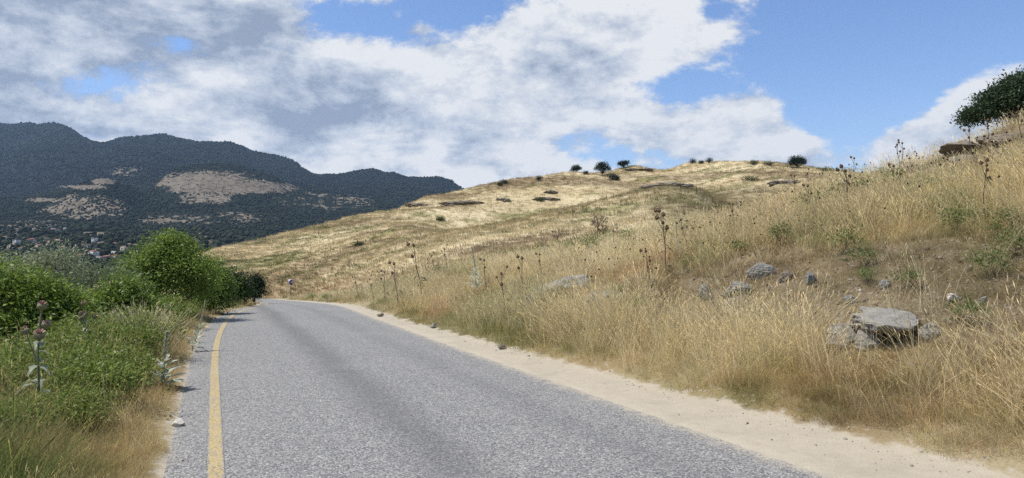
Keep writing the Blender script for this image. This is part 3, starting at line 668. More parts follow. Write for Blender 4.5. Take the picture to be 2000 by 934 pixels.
def shrub(name, loc, blobs, label, cat, col, col2, ntwig, per, size, twig_r=.16, aspect=.45, r0=.03, stems=4, group=None, seed=0, part=('stem', 'foliage'), shell=.55, up=.5):
    r = np.random.default_rng(seed); t = empty(name, loc, label, cat, group)
    V, Q, cl, tw = leaf_cloud(r, blobs, ntwig, per, size, col, col2, twig_r, aspect, shell, up)
    link(part[1], raw_mesh(part[1], V, None, Q, False, {'tint': np.clip(cl, 0, 1)}), M_LEAF, t)
    mb = woody(r, (0, 0, -.1), tw[r.choice(len(tw), min(len(tw), 26), replace=False)], r0, stems=stems)
    link(part[0], mb.mesh(part[0], True), M_BARK, t); return t

LG, LG2, DG, DG2, OG, OG2 = (.085, .145, .022), (.27, .35, .065), (.022, .040, .014), (.06, .095, .028), (.16, .19, .10), (.38, .41, .25)
def on_ground(px, Y): x = (px - CX) / F * Y; return np.array([x, Y, float(ground(x, Y))])
def blobs_px(base, Y, items):
    """ellipsoids given by photograph (column, row, half width, half height) at one distance"""
    out = []
    for px, py, hw, hh in items:
        p = pt(px, py, Y) - base; k = Y / F; out.append((p[0], p[1] + random.uniform(-.25, .25) * hw * k, p[2], hw * k, hw * k * .8, hh * k))
    return out
def build_shrubs():
    S = [
     ('olive_shrub', 55, 16, [(110, 520, 45, 38), (60, 540, 55, 45), (0, 545, 50, 50), (40, 600, 60, 50), (120, 575, 40, 50)], 'grey green willowy olive shrub on the valley side of the road', OG, OG2, 330, 30, .085, .15, .28),
     ('bramble_shrub', 60, 12.5, [(25, 572, 46, 48), (95, 588, 40, 50), (135, 606, 34, 40), (-30, 580, 50, 65), (60, 640, 95, 46)], 'bright green leafy shrub in front of the olive shrub', LG, LG2, 420, 36, .075, .13, .5),
     ('leafy_shrub', 215, 14.2, [(182, 618, 36, 34), (245, 592, 38, 48), (288, 622, 34, 34), (220, 640, 66, 28), (210, 600, 26, 30)], 'dense green shrub filling the gap below the small silvery shrub', LG, (.24, .32, .06), 420, 36, .08, .14, .45),
     ('olive_shrub', 205, 17, [(190, 545, 40, 38), (235, 560, 40, 45), (160, 575, 40, 40), (200, 600, 60, 35)], 'small silvery shrub between the olive shrub and the tall green shrub', OG, (.22, .27, .13), 220, 30, .075, .14, .3),
     ('leafy_shrub', 335, 20, [(335, 500, 48, 40), (295, 530, 55, 45), (375, 535, 50, 45), (340, 570, 80, 45), (260, 555, 35, 40), (345, 478, 22, 22)], 'tallest bright green leafy shrub left of the yellow line', LG, LG2, 620, 36, .085, .16, .45),
     ('leafy_shrub', 408, 23, [(408, 545, 36, 45), (432, 570, 26, 34), (390, 580, 38, 30), (420, 596, 36, 20)], 'rounded green shrub leaning toward the bend beside the tallest shrub', (.065, .115, .02), (.20, .28, .055), 320, 34, .085, .16, .45),
     ('dark_shrub', 462, 31, [(455, 560, 24, 32), (470, 578, 20, 24)], 'dark green shrub behind the verge grass before the bend', DG, (.075, .12, .03), 180, 30, .10, .17, .5),
     ('round_bush', 497, 38, [(497, 558, 17, 20), (488, 570, 15, 16), (505, 573, 11, 14)], 'small round almost black evergreen bush at the bend', (.014, .026, .012), (.035, .055, .022), 200, 30, .10, .16, .5)]
    for i, (nm, px, Y, items, lab, c1, c2, nt, per, sz, tr, asp) in enumerate(S):
        b = on_ground(px, Y); shrub(nm, b, blobs_px(b, Y, items), lab, 'shrub', c1, c2, nt, per, sz, tr, asp, .035, 4, seed=300 + i)
    # low leafy weeds of the verge
    lab = 'low bushy green weed on the verge beneath the shrubs'; protos = []
    for i in range(3):
        r0 = np.random.default_rng(330 + i); bl = [(r0.uniform(-.25, .25), r0.uniform(-.25, .25), .22 + .12 * r0.uniform(), .30, .30, .24) for _ in range(4)]
        protos.append(shrub('weed_bush', (0, 0, 0), bl, lab, 'weed', (.085, .13, .022), (.25, .31, .065), 150, 24, .05, .085, .36, .006, 5, 'low green weeds on the verge', 340 + i, ('stem', 'foliage')))
    spots = [(20, 0, 10.5), (95, 0, 10), (165, 0, 10), (218, 0, 10.5), (262, 0, 11.5), (60, 0, 8.4), (135, 0, 8.2), (190, 0, 8.4), (228, 0, 8.9), (10, 0, 7.6), (95, 0, 7.0), (165, 0, 7.4), (240, 0, 13), (290, 0, 15), (180, 0, 13.5), (90, 0, 13), (325, 0, 17), (5, 0, 6.1), (85, 0, 6.2), (140, 0, 6.3), (40, 0, 9.3), (125, 0, 9.2), (185, 0, 9.2), (120, 0, 11.5), (190, 0, 11.8)]
    for i, (px, py, Y) in enumerate(spots):
        o = protos[i] if i < 3 else copy_tree(protos[i % 3]); b = on_ground(px, Y); o.location = b; o['label'] = 'low bushy green weed on the verge ' + ('around the foot of the tall green thistle' if Y < 8 and px < 120 else 'beside the dry straw near the yellow line' if Y < 9.5 and px >= 120 else 'in front of the bright green leafy shrub' if px < 150 else 'at the foot of the small silvery shrub' if px < 225 else 'below the tallest bright green shrub'); o.rotation_euler.z = random.uniform(0, 6.28); q = random.uniform(.85, 1.2) * (1.15 if Y > 9 else (1.0 if Y > 7 else .6)); o.scale = (q * 1.1, q * 1.1, q)
    # leafy weeds among the dry grass of the bank
    lab = 'leafy green weed growing among the dry grass of the bank'; protos = []
    for i in range(2):
        r0 = np.random.default_rng(360 + i); bl = [(r0.uniform(-.18, .18), r0.uniform(-.18, .18), .25, .22, .22, .26) for _ in range(3)]
        protos.append(shrub('green_weed', (0, 0, 0), bl, lab, 'weed', (.09, .125, .035), (.20, .24, .075), 45, 12, .06, .08, .34, .005, 5, 'green weeds on the bank', 370 + i))
    spots = [(1770, 400), (1805, 392), (1870, 408), (1745, 378), (1640, 500), (1685, 525), (1655, 400), (1500, 440), (1440, 455), (1300, 480), (1230, 480), (1350, 470), (1120, 500), (1530, 480), (1870, 455), (1950, 470), (1975, 505), (1940, 545), (1985, 450), (1895, 640), (1690, 560), (1775, 565), (1450, 500), (1210, 590), (1250, 620), (1160, 500), (860, 515), (610, 588), (640, 590), (1590, 420), (1700, 385), (1905, 440)]
    def where(px, py):
        if px < 700: return 'by the road edge near the chevron sign'
        if px < 1000: return 'among the thin thistles toward the bend'
        if px < 1200: return 'on the crest near the dry umbel plants'
        if px < 1400: return 'near the broad pale mullein' if py < 550 else 'below the lichen spotted boulder'
        if px < 1620: return 'in the straw above the rounded pale grey rock'
        if py < 410: return 'in the pale grass below the layered outcrop'
        return 'on the brown soil above the large slab' if px < 1800 else 'on the brown soil near the bright white stone'
    for i, (px, py) in enumerate(spots):
        o = protos[i] if i < 2 else copy_tree(protos[i % 2]); b = hit(px, py); o.location = b; o['label'] = 'leafy green weed ' + where(px, py); o.rotation_euler.z = random.uniform(0, 6.28); q = random.uniform(.55, .95) * min(1.5, .45 + b[1] / 22); o.scale = (q, q, q)
build_shrubs()

# ------------------------------------------------------------------ thistles, mulleins, dry umbels
def rot_to(d):
    d = d / np.linalg.norm(d); a = np.cross(d, (.3, .9, .1)); a /= np.linalg.norm(a); b = np.cross(d, a); return np.stack([a, b, d], 1)
def head_mesh(r, R, c_body, c_top):
    """thistle head: a scaly bulb with a flat tuft of florets"""
    mb = MB(); prof = [(0.15, -1.0), (.75, -.7), (1.0, -.1), (.85, .35), (.6, .5)]; k = 8; th = np.arange(k) / k * 2 * np.pi
    V = np.array([[math.cos(t) * a * R * (1 + .12 * ((j + i) % 2)), math.sin(t) * a * R * (1 + .12 * ((j + i) % 2)), z * R] for i, (a, z) in enumerate(prof) for j, t in enumerate(th)])
    mb.add(V, None, [[i * k + j, i * k + (j + 1) % k, (i + 1) * k + (j + 1) % k, (i + 1) * k + j] for i in range(4) for j in range(k)], c_body)
    for j in range(26):
        a = r.uniform(0, 6.28); q = r.uniform(.1, 1.0); b = np.array([math.cos(a) * .5 * q, math.sin(a) * .5 * q, .4]) * R; e = np.array([math.cos(a) * 1.1 * q, math.sin(a) * 1.1 * q, 1.25 - .55 * q * q + r.uniform(-.1, .1)]) * R
        s = np.array([-math.sin(a), math.cos(a), 0]) * R * .2; mb.add([b - s, b + s, e + s * .7, e - s * .7], None, [[0, 1, 2, 3]], np.array(c_top) * r.uniform(.7, 1.2))
    for j in range(14):
        a = r.uniform(0, 6.28); z = r.uniform(-.6, .3); d = np.array([math.cos(a), math.sin(a), .25]); b = d * R * .85 + np.array([0, 0, z * R]); s = np.array([-math.sin(a), math.cos(a), 0]) * R * .1
        mb.add([b - s, b + s, b + d * R * .6], [[0, 1, 2]], None, np.array(c_body) * .9)
    return mb
def spiny_leaf(r, L, col, droop=.6):
    mb = MB(); n = 7; t = np.linspace(0, 1, n); w = L * .16 * np.sin(np.clip(t * 3.0 + .25, 0, 3.14)) * (1 + .7 * (np.arange(n) % 2)); z = L * (.35 * t - droop * t * t); x = L * t
    V = np.concatenate([np.stack([x, w, z + w * .35], 1), np.stack([x, 0 * w, z], 1), np.stack([x, -w, z + w * .35], 1)])
    mb.add(V, None, [[i + a * n, i + 1 + a * n, i + 1 + (a + 1) * n, i + (a + 1) * n] for a in range(2) for i in range(n - 1)], col); return mb
def thistle_proto(seed, nb, stemcol, headbody, headtop, leafcol, R=.022, nleaf=7, name='thistle'):
    """a thistle one metre tall: stem, branches, heads, leaves"""
    r = np.random.default_rng(seed); t = bpy.data.objects.new(name, None); C.objects.link(t)
    zz = np.linspace(-.05, 1, 9); bx, by = r.normal(0, .05, 2); sp = np.stack([bx * zz ** 2 + .008 * np.sin(zz * 9 + seed), by * zz ** 2, zz], 1)
    mb = MB(); mb.tube(sp, np.linspace(.011, .006, 9), 6, stemcol); link('stem', mb.mesh('stem', True), M_STEM, t)
    ends = [(sp[-1], np.array([bx, by, 1.0]))]
    for k in range(nb):
        z0 = r.uniform(.5, .9); b = np.array([np.interp(z0, zz, sp[:, i]) for i in range(3)]); a = r.uniform(0, 6.28); L = r.uniform(.10, .26)
        d = np.array([math.cos(a) * .55, math.sin(a) * .55, .85]); q = np.linspace(0, 1, 4)[:, None]; p = b + d * L * q + np.array([0, 0, .06]) * q * q
        mb = MB(); mb.tube(p, np.linspace(.006, .004, 4), 5, stemcol); link('branch', mb.mesh('branch', True), M_STEM, t); ends.append((p[-1], p[-1] - p[-2]))
    for p, d in ends:
        h = head_mesh(r, R * r.uniform(.85, 1.25), headbody, headtop); V = np.concatenate(h.V) @ rot_to(np.asarray(d, float)).T + p; h.V = [V]; link('flower_head', h.mesh('flower_head'), M_STEM, t)
    for k in range(nleaf):
        z0 = r.uniform(.08, .8); b = np.array([np.interp(z0, zz, sp[:, i]) for i in range(3)]); a = r.uniform(0, 6.28); lf = spiny_leaf(r, r.uniform(.09, .2) * (1.25 - z0 * .7), np.array(leafcol) * r.uniform(.75, 1.2), r.uniform(.4, 1.1))
        V = np.concatenate(lf.V) @ np.array([[math.cos(a), math.sin(a), 0], [-math.sin(a), math.cos(a), 0], [0, 0, 1]]) + b; lf.V = [V]; link('leaf', lf.mesh('leaf'), M_LEAF, t)
    return t
def mullein_proto(seed, spike=1.0):
    """woolly pale mullein one metre tall: rosette, spike, buds"""
    r = np.random.default_rng(seed); t = bpy.data.objects.new('mullein', None); C.objects.link(t)
    zz = np.linspace(-.05, 1, 9); sp = np.stack([.05 * zz ** 2 * r.normal(), .05 * zz ** 2 * r.normal(), zz], 1); mb = MB(); mb.tube(sp, np.linspace(.016, .006, 9), 6, (.42, .43, .33)); link('stem', mb.mesh('stem', True), M_STEM, t)
    mb = MB()
    for k in range(150):
        z0 = .5 + .5 * r.uniform() ** .8; a = r.uniform(0, 6.28); b = np.array([np.interp(z0, zz, sp[:, i]) for i in range(3)]); d = np.array([math.cos(a), math.sin(a), .5]); s = np.array([-math.sin(a), math.cos(a), 0]) * .011; L = .036 * (1.3 - z0 * .7)
        mb.add([b, b + d * L * .6 + s, b + d * L, b + d * L * .6 - s], None, [[0, 1, 2, 3]], np.array((.46, .46, .34)) * r.uniform(.6, 1.15))
    link('flower_spike', mb.mesh('flower_spike'), M_LEAF, t)
    for k in range(17):
        z0 = .02 + .5 * (k / 17) ** 1.2; L = .34 * (1 - .6 * k / 17); n = 6; q = np.linspace(0, 1, n); w = L * .17 * np.sin(np.clip(q * 2.9 + .25, 0, 3.14)); up_ = .75 + .4 * k / 17
        x = L * q * (1 - .2 * q); z = L * (up_ * q - .55 * q * q); V = np.concatenate([np.stack([x, w, z + w * .45], 1), np.stack([x, 0 * w, z], 1), np.stack([x, -w, z + w * .45], 1)])
        a = k * 2.4; b = np.array([np.interp(z0, zz, sp[:, i]) for i in range(3)]); V = V @ np.array([[math.cos(a), math.sin(a), 0], [-math.sin(a), math.cos(a), 0], [0, 0, 1]]) + b
        mb = MB(); mb.add(V, None, [[i + c * n, i + 1 + c * n, i + 1 + (c + 1) * n, i + (c + 1) * n] for c in range(2) for i in range(n - 1)], np.array((.47, .50, .40)) * r.uniform(.75, 1.15)); link('leaf', mb.mesh('leaf', True), M_LEAF, t)
    return t
def umbel_proto(seed):
    """dry one-metre stalk with a globe of fine twigs"""
    r = np.random.default_rng(seed); t = bpy.data.objects.new('dry_umbel_plant', None); C.objects.link(t); col = np.array((.17, .115, .085))
    zz = np.linspace(-.05, .68, 6); mb = MB(); mb.tube(np.stack([.03 * zz, .02 * np.sin(zz * 4), zz], 1), np.linspace(.010, .006, 6), 5, col); link('stem', mb.mesh('stem', True), M_STEM, t)
    o = np.array([.03 * .68, .02 * math.sin(2.7), .68]); mb = MB()
    for k in range(26):
        d = r.normal(0, 1, 3); d[2] = abs(d[2]) * 1.1 + .25; d /= np.linalg.norm(d); o1 = o - np.array([0, 0, .16 * r.uniform()]); L = r.uniform(.16, .27); m_ = o1 + d * L * .55; mb.tube(np.array([o1, m_, o1 + d * L + np.array([0, 0, .02])]), [.0035, .003, .002], 3, col)
        for j in range(5):
            d2 = d + r.normal(0, .55, 3); d2 /= np.linalg.norm(d2); p = m_ + d * L * .3 * r.uniform(); e = p + d2 * .07; mb.tube(np.array([p, e]), [.0025, .0018], 3, col * r.uniform(.7, 1.3)); mb.tube(np.array([e - d2 * .004, e + d2 * .01]), [.007, .005], 4, col * .7)
    link('twig_globe', mb.mesh('twig_globe'), M_STEM, t); return t

def plant(proto, used, base, tip, label, cat, group=None, hmin=.85, hmax=2.2):
    o = proto if not used[0] else copy_tree(proto); used[0] = True
    b = hit(*base); k = b[1] / F; h = min(max((base[1] - tip[1]) * k, hmin), hmax)
    o.location = b; q = h; o.scale = (max(q, .55), max(q, .55), q); o.rotation_euler = (random.uniform(-.05, .05), math.atan2((tip[0] - base[0]) * k, h) * .9, random.uniform(-.5, .5)); o['label'] = label; o['category'] = cat
    if group: o['group'] = group
    return o
def build_herbs():
    dry = ((.155, .115, .075), (.19, .135, .08), (.44, .27, .14), (.23, .19, .11))
    th = [[thistle_proto(500 + i, nb, *dry, R=.030, nleaf=8), [False]] for i, nb in enumerate((5, 3, 2, 4))]
    g = 'dry thistles on the bank'
    uniq = [((1303, 545), (1290, 420), 0, 'tallest dry thistle, many brown heads, rising beside the pale mullein on the bank'),
            ((1345, 500), (1332, 432), 1, 'dry thistle leaning over the pale mullein on the bank'),
            ((1275, 580), (1258, 490), 2, 'dry thistle with paired flat brown heads above the lichen covered slab'),
            ((1022, 598), (1018, 505), 2, 'dry thistle with forked brown heads left of the lichen covered slab'),
            ((1660, 440), (1650, 336), 3, 'sturdy branching dry thistle standing alone high on the pale bank'),
            ((1922, 428), (1910, 330), 3, 'dry thistle among green weeds below the layered rock outcrop'),
            ((1997, 295), (1985, 222), 1, 'dry thistle standing above the layered rock outcrop under the big tree'),
            ((985, 622), (983, 535), 1, 'brown withered stalk in the tall straw near the sandy edge')]
    for b, t, k, lab in uniq: plant(th[k][0], th[k][1], b, t, lab, 'thistle')
    for b, t, k in [((1588, 440), (1575, 368), 2), ((1583, 390), (1578, 340), 1), ((1436, 470), (1430, 415), 2), ((1935, 322), (1925, 270), 1), ((1668, 338), (1665, 312), 2), ((1758, 312), (1752, 282), 1), ((1765, 310), (1762, 283), 2), ((1900, 330), (1892, 285), 2), ((1555, 385), (1551, 350), 2), ((1748, 405), (1745, 350), 2)]:
        plant(th[k][0], th[k][1], b, t, 'slender dry thistle in the pale grass near the crest of the bank', 'thistle', g)
    for b, t, k in [((825, 582), (805, 478), 2), ((850, 512), (843, 472), 1), ((874, 502), (870, 455), 1), ((836, 520), (838, 486), 2), ((752, 597), (748, 532), 2), ((731, 592), (723, 545), 1), ((778, 600), (768, 515), 2), ((702, 590), (692, 542), 2), ((790, 545), (787, 518), 1), ((950, 575), (943, 508), 2), ((1060, 560), (1052, 515), 2)]:
        plant(th[k][0], th[k][1], b, t, 'thin dry thistle in the rusty grass of the lower bank toward the bend', 'thistle', 'thin thistles toward the bend')
    lt = thistle_proto(520, 4, (.17, .18, .11), (.24, .22, .12), (.56, .36, .30), (.33, .36, .27), R=.032, nleaf=12); f = [False]
    def left(px, Y, top, lab, gr=None):
        o = lt if not f[0] else copy_tree(lt); f[0] = True; b = on_ground(px, Y); h = CAMZ - (top - HY) / F * Y - b[2]; o.location = b; o.scale = (h, h, h); o.rotation_euler.z = random.uniform(0, 6); tag(o, lab, 'thistle', gr)
    left(73, 6.6, 598, 'tall green thistle with pinkish brown heads at the edge of the green weeds'); left(168, 10.0, 592, 'smaller pink headed thistle deep among the green weeds by the shrubs')
    mu = [[mullein_proto(540 + i), [False]] for i in range(2)]
    for b, t, k, lab in [((1326, 500), (1318, 440), 0, 'broad pale woolly mullein beside the tallest thistle'), ((930, 572), (932, 482), 1, 'pale grey mullein spike in the grass left of the lichen covered slab'), ((1064, 494), (1062, 456), 1, 'small grey mullein at the crest beside the dry umbel plants')]:
        plant(mu[k][0], mu[k][1], b, t, lab, 'mullein')
    o = copy_tree(mu[0][0]); b = on_ground(318, 9.0); h = .82; o.location = b; o.scale = (1.35, 1.35, .72); o.rotation_euler = (0, .05, 1); tag(o, 'silvery mullein rosette on the verge close to the yellow line', 'mullein')
    o = copy_tree(mu[1][0]); b = on_ground(375, 13); o.location = b; o.scale = (.8, .8, .95); o.rotation_euler = (0, .35, 0); tag(o, 'leaning mullein spike on the verge below the tallest shrub', 'mullein')
    um = [umbel_proto(560), [False]]
    for b, t, lab in [((1163, 468), (1170, 382), 'tallest dry umbel plant with a round twig globe against the far hill'), ((1096, 496), (1080, 436), 'leaning dry umbel plant left of the tallest one on the crest'), ((1178, 462), (1176, 402), 'thin reddish umbel plant close behind the tallest one'), ((1203, 460), (1208, 415), 'small dry umbel plant right of the tallest one on the crest')]:
        plant(um[0], um[1], b, t, lab, 'dry plant')
    # small black seed heads dotted through the crest grass
    mb = MB(); mb.tube(np.array([(0, 0, 0), (.01, 0, .3), (.03, 0, .62)]), [.003, .0025, .002], 3, (.7, .6, .4)); 
    ico = MB(); k = 6
    V = np.array([[math.cos(j / k * 6.283) * a * .016 + .03, math.sin(j / k * 6.283) * a * .016, .63 + z * .016] for a, z in ((.4, -1), (1, -.4), (1, .4), (.4, 1)) for j in range(k)])
    ico.add(V, [[18 + j, 18 + (j + 1) % k, 18 + (j + 3) % k] for j in range(k)], [[i * k + j, i * k + (j + 1) % k, (i + 1) * k + (j + 1) % k, (i + 1) * k + j] for i in range(3) for j in range(k)], None)
    A = mb.mesh('x'); 
    Va = np.concatenate(mb.V); Vb = np.concatenate(ico.V); n0 = len(Va)
    me = raw_mesh('seed_head', np.concatenate([Va, Vb]), np.concatenate([np.concatenate(mb.T), np.concatenate(ico.T) + n0]), np.concatenate([np.concatenate(mb.Q), np.concatenate(ico.Q) + n0]), True, {'shade': np.concatenate([np.tile((.5, .4, .25), (n0, 1)), np.tile((.035, .028, .022), (len(Vb), 1))])})
    pc = proto_collection('seed_head', [me], M_GRASS); N = 230; P = rng.uniform(1100, 1990, N); pts = []
    for p in P:
        top = np.interp(p, [1000, 1250, 1400, 1550, 1700, 2000], [495, 470, 425, 375, 350, 300]); pts.append(hit(p, top + abs(rng.normal(0, 55)) + 8))
    pts = np.array(pts); pts = pts[(pts[:, 1] < 32)]; N = len(pts)
    scatter('seed_heads', pts, np.column_stack([rng.normal(0, .15, (N, 2)), rng.uniform(0, 6, N)]), np.repeat(rng.uniform(.7, 1.25, N)[:, None], 3, 1), np.zeros(N), np.ones((N, 3)), pc, 'small black seed heads dotted through the bank grass')
build_herbs()

# ------------------------------------------------------------------ rocks
def ico(sub):
    t = (1 + 5 ** .5) / 2; V = [(-1, t, 0), (1, t, 0), (-1, -t, 0), (1, -t, 0), (0, -1, t), (0, 1, t), (0, -1, -t), (0, 1, -t), (t, 0, -1), (t, 0, 1), (-t, 0, -1), (-t, 0, 1)]
    Fc = [(0, 11, 5), (0, 5, 1), (0, 1, 7), (0, 7, 10), (0, 10, 11), (1, 5, 9), (5, 11, 4), (11, 10, 2), (10, 7, 6), (7, 1, 8), (3, 9, 4), (3, 4, 2), (3, 2, 6), (3, 6, 8), (3, 8, 9), (4, 9, 5), (2, 4, 11), (6, 2, 10), (8, 6, 7), (9, 8, 1)]
    V = [np.array(v) / np.linalg.norm(v) for v in V]
    for _ in range(sub):
        mid = {}; nf = []
        def mp(a, b):
            k = (min(a, b), max(a, b))
            if k not in mid: m_ = V[a] + V[b]; V.append(m_ / np.linalg.norm(m_)); mid[k] = len(V) - 1
            return mid[k]
        for a, b, c in Fc: ab, bc, ca = mp(a, b), mp(b, c), mp(c, a); nf += [(a, ab, ca), (b, bc, ab), (c, ca, bc), (ab, bc, ca)]
        Fc = nf
    return np.array(V), np.array(Fc)
ICO = {k: ico(k) for k in (1, 2, 3, 4)}
def rock_mesh(seed, dims, sub=4, cuts=15, strata=.02, rough=.13, carve=None):
    r = np.random.default_rng(seed); V, T = ICO[sub]; V = V.copy()
    for _ in range(cuts):
        n = r.normal(0, 1, 3); n /= np.linalg.norm(n); dd = r.uniform(.48, .82); k = V @ n - dd; V = V - np.outer(np.maximum(k, 0) * .92, n)
    nrm = V / np.linalg.norm(V, axis=1, keepdims=True)
    f = (fbm(V[:, 0] * 2 + seed, V[:, 1] * 2 + V[:, 2] * 1.7, 4, seed) - .5) * 2 * rough + (fbm(V[:, 0] * 6 + seed, V[:, 2] * 6 + V[:, 1] * 4, 3, seed + 3) - .5) * rough
    lay = (V[:, 2] * 1.0 + V[:, 0] * .18) * 9 + fbm(V[:, 0] * 2, V[:, 1] * 2, 2, seed) * 2; fr = lay - np.floor(lay)
    V = V + nrm * (f + strata * (np.floor(lay) % 2 * .8 - sstep(.75, 1, fr)))[:, None]
    V = V * np.array(dims) / 2
    if carve is not None:
        c, rr = np.array(carve[:3]), carve[3]; d = V - c; q = np.linalg.norm(d * np.array((1, .8, 1.5)), axis=1); push = np.maximum(rr - q, 0); V[:, 1] += push * 1.1; V[:, 2] += push * .15
    return raw_mesh('rock', V, T, None, True)
def add_rock(name, px, py, w_px, h_px, depth, label, seed, mat=None, rot=(0, 0, 0), sub=4, carve=None, strata=.02, sink=.30, cuts=13, Y=None, group=None):
    b = hit(px, py + h_px * .5) if Y is None else on_ground(px, Y); k = b[1] / F; d = (w_px * k * 1.12, depth * w_px * k, h_px * k * 1.5)
    o = link(name, rock_mesh(seed, d, sub, cuts, strata, .13, carve), mat or M_ROCK); o.location = b + np.array([0, 0, d[2] * (.5 - sink)]); o.rotation_euler = rot
    return tag(o, label, 'rock', group)
def build_rocks():
    # the big slab: an overhanging plate on two boulders with a dark hollow beneath
    b = hit(1755, 668); k = b[1] / F; w = 150 * k
    o = link('overhanging_slab', rock_mesh(41, (w * 1.1, w, .50), 4, 15, .03, .22, (-.01, -w * .48, -.20, w * .46)), M_ROCK); o.location = b + np.array([.02, .24, .12]); o.rotation_euler = (.10, .10, .15)
    o.scale = (1.12, 1, .9); tag(o, 'large grey slab roofing a dark hollow in the bank', 'rock')
    add_rock('boulder', 1697, 655, 46, 52, .9, 'upright grey boulder propping the left end of the large slab', 42, rot=(0, .2, .3))
    add_rock('boulder', 1640, 658, 80, 46, .8, 'low pale boulder in straw left of the large slab', 43, rot=(0, -.1, .2))
    add_rock('boulder', 1815, 645, 52, 34, .8, 'small grey stone at the right end of the large slab', 44, rot=(0, .2, -.2))
    add_rock('boulder', 1437, 566, 58, 30, .8, 'banded grey rock capping the dark ledge on the bank', 45, strata=0.041)
    add_rock('rock_ledge', 1452, 606, 78, 44, .7, 'dark layered ledge beneath the banded grey rock', 46, M_ROCKD, strata=0.054)
    add_rock('boulder', 1380, 568, 28, 32, .8, 'small upright stone left of the banded grey rock', 47, rot=(0, -.3, 0))
    add_rock('boulder', 1482, 527, 54, 30, .9, 'rounded pale grey rock in brown grass above the banded rock', 48)
    add_rock('boulder', 1585, 541, 28, 28, .5, 'thin pale stone tilted on edge on the brown soil', 49, rot=(0, -.75, .2))
    add_rock('boulder', 1535, 540, 30, 20, .8, 'small dark stone between the rounded rock and the tilted stone', 56, M_ROCKD)
    add_rock('boulder', 1662, 585, 26, 14, .8, 'flat grey stone on bare soil above the large slab', 50)
    add_rock('boulder', 1727, 556, 24, 14, .8, 'small grey stone beside green weeds above the large slab', 51)
    add_rock('boulder', 1860, 583, 34, 14, .6, 'bright white stone lying on the brown soil', 52, M_ROCKW, rot=(0, .15, .2), sink=.1)
    add_rock('boulder', 1918, 586, 13, 18, .6, 'small grey stone right of the bright white stone', 53, rot=(0, .4, 0))
    add_rock('lichen_slab', 1115, 548, 150, 40, .6, 'long grey slab crusted with lichen in the bank grass', 54, strata=0.036, rot=(0, -.18, .1), sink=.48)
    add_rock('boulder', 1188, 578, 84, 42, .7, 'lichen spotted boulder right of the long slab', 55, strata=0.027)
    add_rock('boulder', 1045, 590, 60, 36, .7, 'dark rock at the left foot of the long slab', 57, M_ROCKD, strata=0.045)
    # crest outcrop, built of separate beds
    for i, (px, py, w_, h_, lab) in enumerate([(1885, 268, 70, 26, 'top bed of the layered outcrop under the big tree'), (1875, 290, 95, 22, 'broad dark bed in the middle of the layered outcrop'), (1905, 310, 120, 22, 'long lowest bed of the layered outcrop'), (1955, 270, 80, 30, 'pale broken bed right of the layered outcrop'), (1975, 300, 80, 22, 'low crumbling bed at the right foot of the layered outcrop'), (1780, 318, 46, 22, 'lone brown rock on the crest left of the layered outcrop')]):
        add_rock('outcrop_bed', px, py, w_ * 1.15, h_ * .95, .8, lab, 70 + i, M_ROCKD, rot=(0, .12 if i % 2 else -.05, .15 + .4 * (i % 3)), strata=0.05, sink=.34)
    # stones at the road
    add_rock('stone', 348, 829, 30, 16, .8, 'pale broken stone on the left edge of the asphalt', 80, M_ROCKW, sink=.12, sub=3)
    add_rock('stone', 727, 727, 6, 4, .8, 'tiny loose stone lying on the asphalt', 81, M_ROCKW, sink=.1, sub=2)
    add_rock('stone', 847, 638, 13, 8, .8, 'small dark stone on the sandy edge below the thin thistles', 82, M_ROCK, sink=.15, sub=3)
    add_rock('stone', 980, 678, 20, 9, .8, 'dark stone half hidden at the straw edge of the sand', 83, M_ROCKD, sink=.15, sub=3)
    add_rock('stone', 742, 616, 16, 6, .8, 'flat dark stone on the sandy edge toward the bend', 84, M_ROCKD, sink=.15, sub=3)
    for i in range(26):
        px = random.uniform(1400, 1900); py = random.uniform(545, 640); add_rock('soil_stone', px, py, random.uniform(5, 11), random.uniform(3, 6), .8, 'little stone on the bare soil ' + ('near the banded grey rock' if px < 1550 else 'between the tilted stone and the large slab' if px < 1720 else 'near the bright white stone'), 90 + i % 5, M_ROCKW if i % 3 == 0 else M_ROCK, (0, 0, random.uniform(0, 6)), 2, sink=.2, group='little stones on the bare bank')
    pm = []
    for i in range(3):
        me = rock_mesh(160 + i, (.03, .026, .018), 1, 3, 0, .1); a = me.attributes.new('shade', 'FLOAT_COLOR', 'POINT'); a.data.foreach_set('color', np.ones(len(me.vertices) * 4, np.float32)); pm.append(me)
    mg, Tg, og = new_mat('gravel'); principled(Tg, og, Tg.attr('tint', 'INSTANCER'), .9); pc = proto_collection('pebble', pm, mg); n = 900
    gs = np.exp(rng.uniform(math.log(3.5), math.log(45), n)); sd_ = rng.uniform(0, 1, n) < .72; gu = np.where(sd_, road_r(gs) + rng.beta(3.5, 1.0, n) * (sand_r(gs) + .15 - road_r(gs)), road_l(gs) - .05 + rng.uniform(-.25, .2, n)); gx, gy = to_xy(gu, gs); gz = np.maximum(near_z(gu, gs), np.where((gu > road_l(gs)) & (gu < road_r(gs)), road_z(gs) - .015, -99))
    scatter('gravel', np.stack([gx, gy, gz + .003], 1), rng.uniform(0, 6, (n, 3)), np.repeat((rng.gamma(1.2, .26, n) + .15)[:, None], 3, 1), rng.integers(0, 3, n), mixc((.20, .18, .145), (.48, .43, .35), rng.uniform(0, 1, n)), pc, 'loose gravel along the sandy road edge')
    n = 3600; cs = rng.uniform(0, 13.5, n); cu = sand_r(cs) + rng.uniform(1.3, 5.6, n); cx, cy = to_xy(cu, cs); kp = rng.uniform(0, 1, n) < bare_patch(cx, cy); cx, cy = cx[kp], cy[kp]; n = len(cx)
